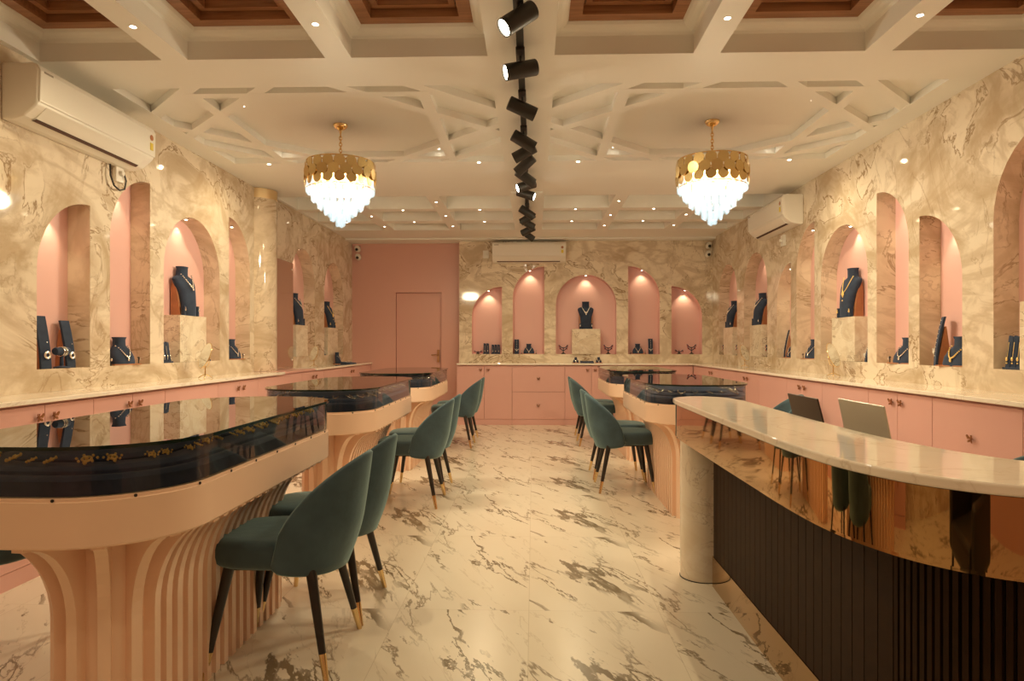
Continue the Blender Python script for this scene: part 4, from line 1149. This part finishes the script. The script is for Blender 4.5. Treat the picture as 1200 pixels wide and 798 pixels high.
# ------------------------------------------------------------------ reception desk
def catmull(P, n=8):
    out = []
    for i in range(len(P) - 1):
        p0 = Vector(P[max(i - 1, 0)]); p1 = Vector(P[i]); p2 = Vector(P[i + 1]); p3 = Vector(P[min(i + 2, len(P) - 1)])
        for k in range(n):
            t_ = k / n
            out.append(tuple(0.5 * ((2 * p1) + (-p0 + p2) * t_ + (2 * p0 - 5 * p1 + 4 * p2 - p3) * t_ * t_ + (-p0 + 3 * p1 - 3 * p2 + p3) * t_ ** 3)))
    out.append(tuple(P[-1])); return out
OUTP = catmull([(0.735, 3.62), (0.72, 3.46), (0.72, 3.1), (0.72, 2.7), (0.722, 2.35), (0.725, 2.02), (0.745, 1.76), (0.80, 1.57), (0.885, 1.45), (1.0, 1.375), (1.25, 1.27), (1.6, 1.18), (2.0, 1.11)], 8)
INP = catmull([(1.06, 3.46), (1.055, 3.0), (1.05, 2.5), (1.07, 2.05), (1.18, 1.70), (1.45, 1.55), (2.0, 1.45)], 8)
TIP = [(0.735, 3.62), (0.78, 3.70), (0.85, 3.745), (0.92, 3.75), (0.99, 3.71), (1.035, 3.62)]
desk = thing('reception_desk', 'curved reception desk with marble top, amber mirror band and black fluting', 'reception desk', (0, 0, 0))
slab = OUTP[::-1] + TIP[1:] + INP
MB().prism(slab, 0.905, 0.93).build('marble_top', 'counter_marble', desk, bevel=0.006, seg=3)
def off(path, d):
    out = []
    for i, p in enumerate(path):
        a = path[max(i - 1, 0)]; b_ = path[min(i + 1, len(path) - 1)]
        tx, ty = b_[0] - a[0], b_[1] - a[1]; l = math.hypot(tx, ty)
        out.append((p[0] - ty / l * d, p[1] + tx / l * d))
    return out
def ribbon(path, d0, d1, z0, z1, name, mat, smooth=True):
    a, b_ = off(path, d0), off(path, d1)
    q = MB(); q.rings([[(a[i][0], a[i][1], z0), (b_[i][0], b_[i][1], z0), (b_[i][0], b_[i][1], z1), (a[i][0], a[i][1], z1)] for i in range(len(a))])
    return q.build(name, mat, desk, smooth=smooth)
P2 = OUTP[6:]
ribbon(P2, 0.004, 0.03, 0.745, 0.9045, 'amber_mirror_band', 'amber_mirror')
MB().prism(off(P2, 0.01) + off(P2, 0.20)[::-1], 0.735, 0.745).build('band_underside', 'amber_mirror', desk)
P3 = OUTP[8:]
ribbon(P3, 0.178, 0.24, 0.0, 0.15, 'plinth', 'amber_mirror')
ribbon(P3, 0.20, 0.24, 0.15, 0.737, 'back_panel', 'black_wood')
# slats: broad ones on the far straight, fine ones towards the camera
pth = off(P3, 0.182); L = [0]
for i in range(len(pth) - 1): L.append(L[-1] + math.hypot(pth[i + 1][0] - pth[i][0], pth[i + 1][1] - pth[i][1]))
def at_len(s_):
    s_ = max(0, min(L[-1] - 1e-6, s_)); i = 0
    while L[i + 1] < s_: i += 1
    f = (s_ - L[i]) / (L[i + 1] - L[i]); a, b_ = pth[i], pth[i + 1]; tx, ty = (b_[0] - a[0]), (b_[1] - a[1]); l = math.hypot(tx, ty)
    return (a[0] + tx * f, a[1] + ty * f), (tx / l, ty / l)
qa, qb = MB(), MB(); s_ = 0.01
split = 1.62
while s_ < L[-1] - 0.05:
    w_ = 0.060 if s_ < split else 0.013; g_ = 0.004 if s_ < split else 0.008
    (x0, y0_), (tx, ty) = at_len(s_); (x1, y1_), _ = at_len(s_ + w_)
    nx, ny = -ty, tx
    dd = 0.02
    poly = [(x0, y0_), (x1, y1_), (x1 + nx * dd, y1_ + ny * dd), (x0 + nx * dd, y0_ + ny * dd)]
    (qa if s_ < split else qb).prism(poly, 0.151, 0.736)
    s_ += w_ + g_
qa.build('slatted_panel', 'black_wood', desk); qb.build('fluted_panel', 'black_wood', desk)
MB().lathe([(0.115, 0.0), (0.115, 0.904)], 44, c=(0.885, 3.60)).build('column', 'pale_marble', desk, smooth=True)
MB().lathe([(0.118, 0.0), (0.118, 0.004)], 44, c=(0.885, 3.60)).build('column_ring', 'black_metal', desk, smooth=True)
MB().box((1.14, 1.75, 0.715), (1.56, 3.45, 0.745)).build('worktop', 'peach_lacquer', desk, bevel=0.003)
for yy in (1.9, 3.38):
    MB().box((1.16, yy, 0), (1.50, yy + 0.03, 0.715)).build('worktop_leg', 'peach_lacquer', desk)
def laptop(label, loc, rz, mat, lean=0.30, w=0.34, d=0.23):
    """screen back faces local -Y, hinge at y=0, keyboard towards +Y"""
    t_ = thing('laptop', label, 'laptop', loc, rz)
    b_ = MB().box((-w / 2, 0, 0), (w / 2, d, 0.014)).build('base', mat, t_, bevel=0.004)
    MB().box((-w / 2 + .02, 0.03, 0.0135), (w / 2 - .02, 0.13, 0.016)).build('keyboard', 'black_metal', b_)
    T = Matrix.Translation((0, 0.004, 0.014)) @ Matrix.Rotation(lean, 4, 'X')
    l_ = MB().box((-w / 2, -0.007, 0), (w / 2, 0, d), mat=T).build('lid', mat, t_, bevel=0.003)
    MB().box((-w / 2 + .008, 0.0, 0.01), (w / 2 - .008, 0.001, d - 0.008), mat=T).build('screen', 'black_metal', l_)
    return t_
laptop('open dark laptop behind the reception desk', (1.26, 3.10, 0.7455), -pi / 2, 'laptop_dark', .25)
laptop('open silver laptop behind the reception desk, right of the dark one', (1.28, 2.62, 0.7455), -pi / 2, 'laptop_silver', .2, .36, .24)

# ------------------------------------------------------------------ dark armchair by the camera, mirrored in the desk's amber band
t_ = thing('armchair', 'black armchair seen only as a reflection in the amber band', 'chair', (-0.45, 0.28, 0), pi / 2)
def rbox(a, b_): return MB().box(a, b_)
rbox((-0.30, -0.28, 0.30), (0.30, 0.28, 0.45)).build('seat', 'black_leg', t_, bevel=0.04, seg=4)
rbox((-0.34, -0.30, 0.32), (-0.22, 0.30, 0.85)).build('backrest', 'black_leg', t_, bevel=0.05, seg=4)
for sy in (-1, 1):
    rbox((-0.30, sy * 0.34 - 0.05, 0.30), (0.28, sy * 0.34 + 0.05, 0.62)).build('armrest', 'black_leg', t_, bevel=0.04, seg=4)
for sx in (-1, 1):
    for sy in (-1, 1):
        MB().tube([(sx * 0.25, sy * 0.28, 0.31), (sx * 0.27, sy * 0.30, 0)], [0.022, 0.014], 12).build('leg', 'black_leg', t_, smooth=True)
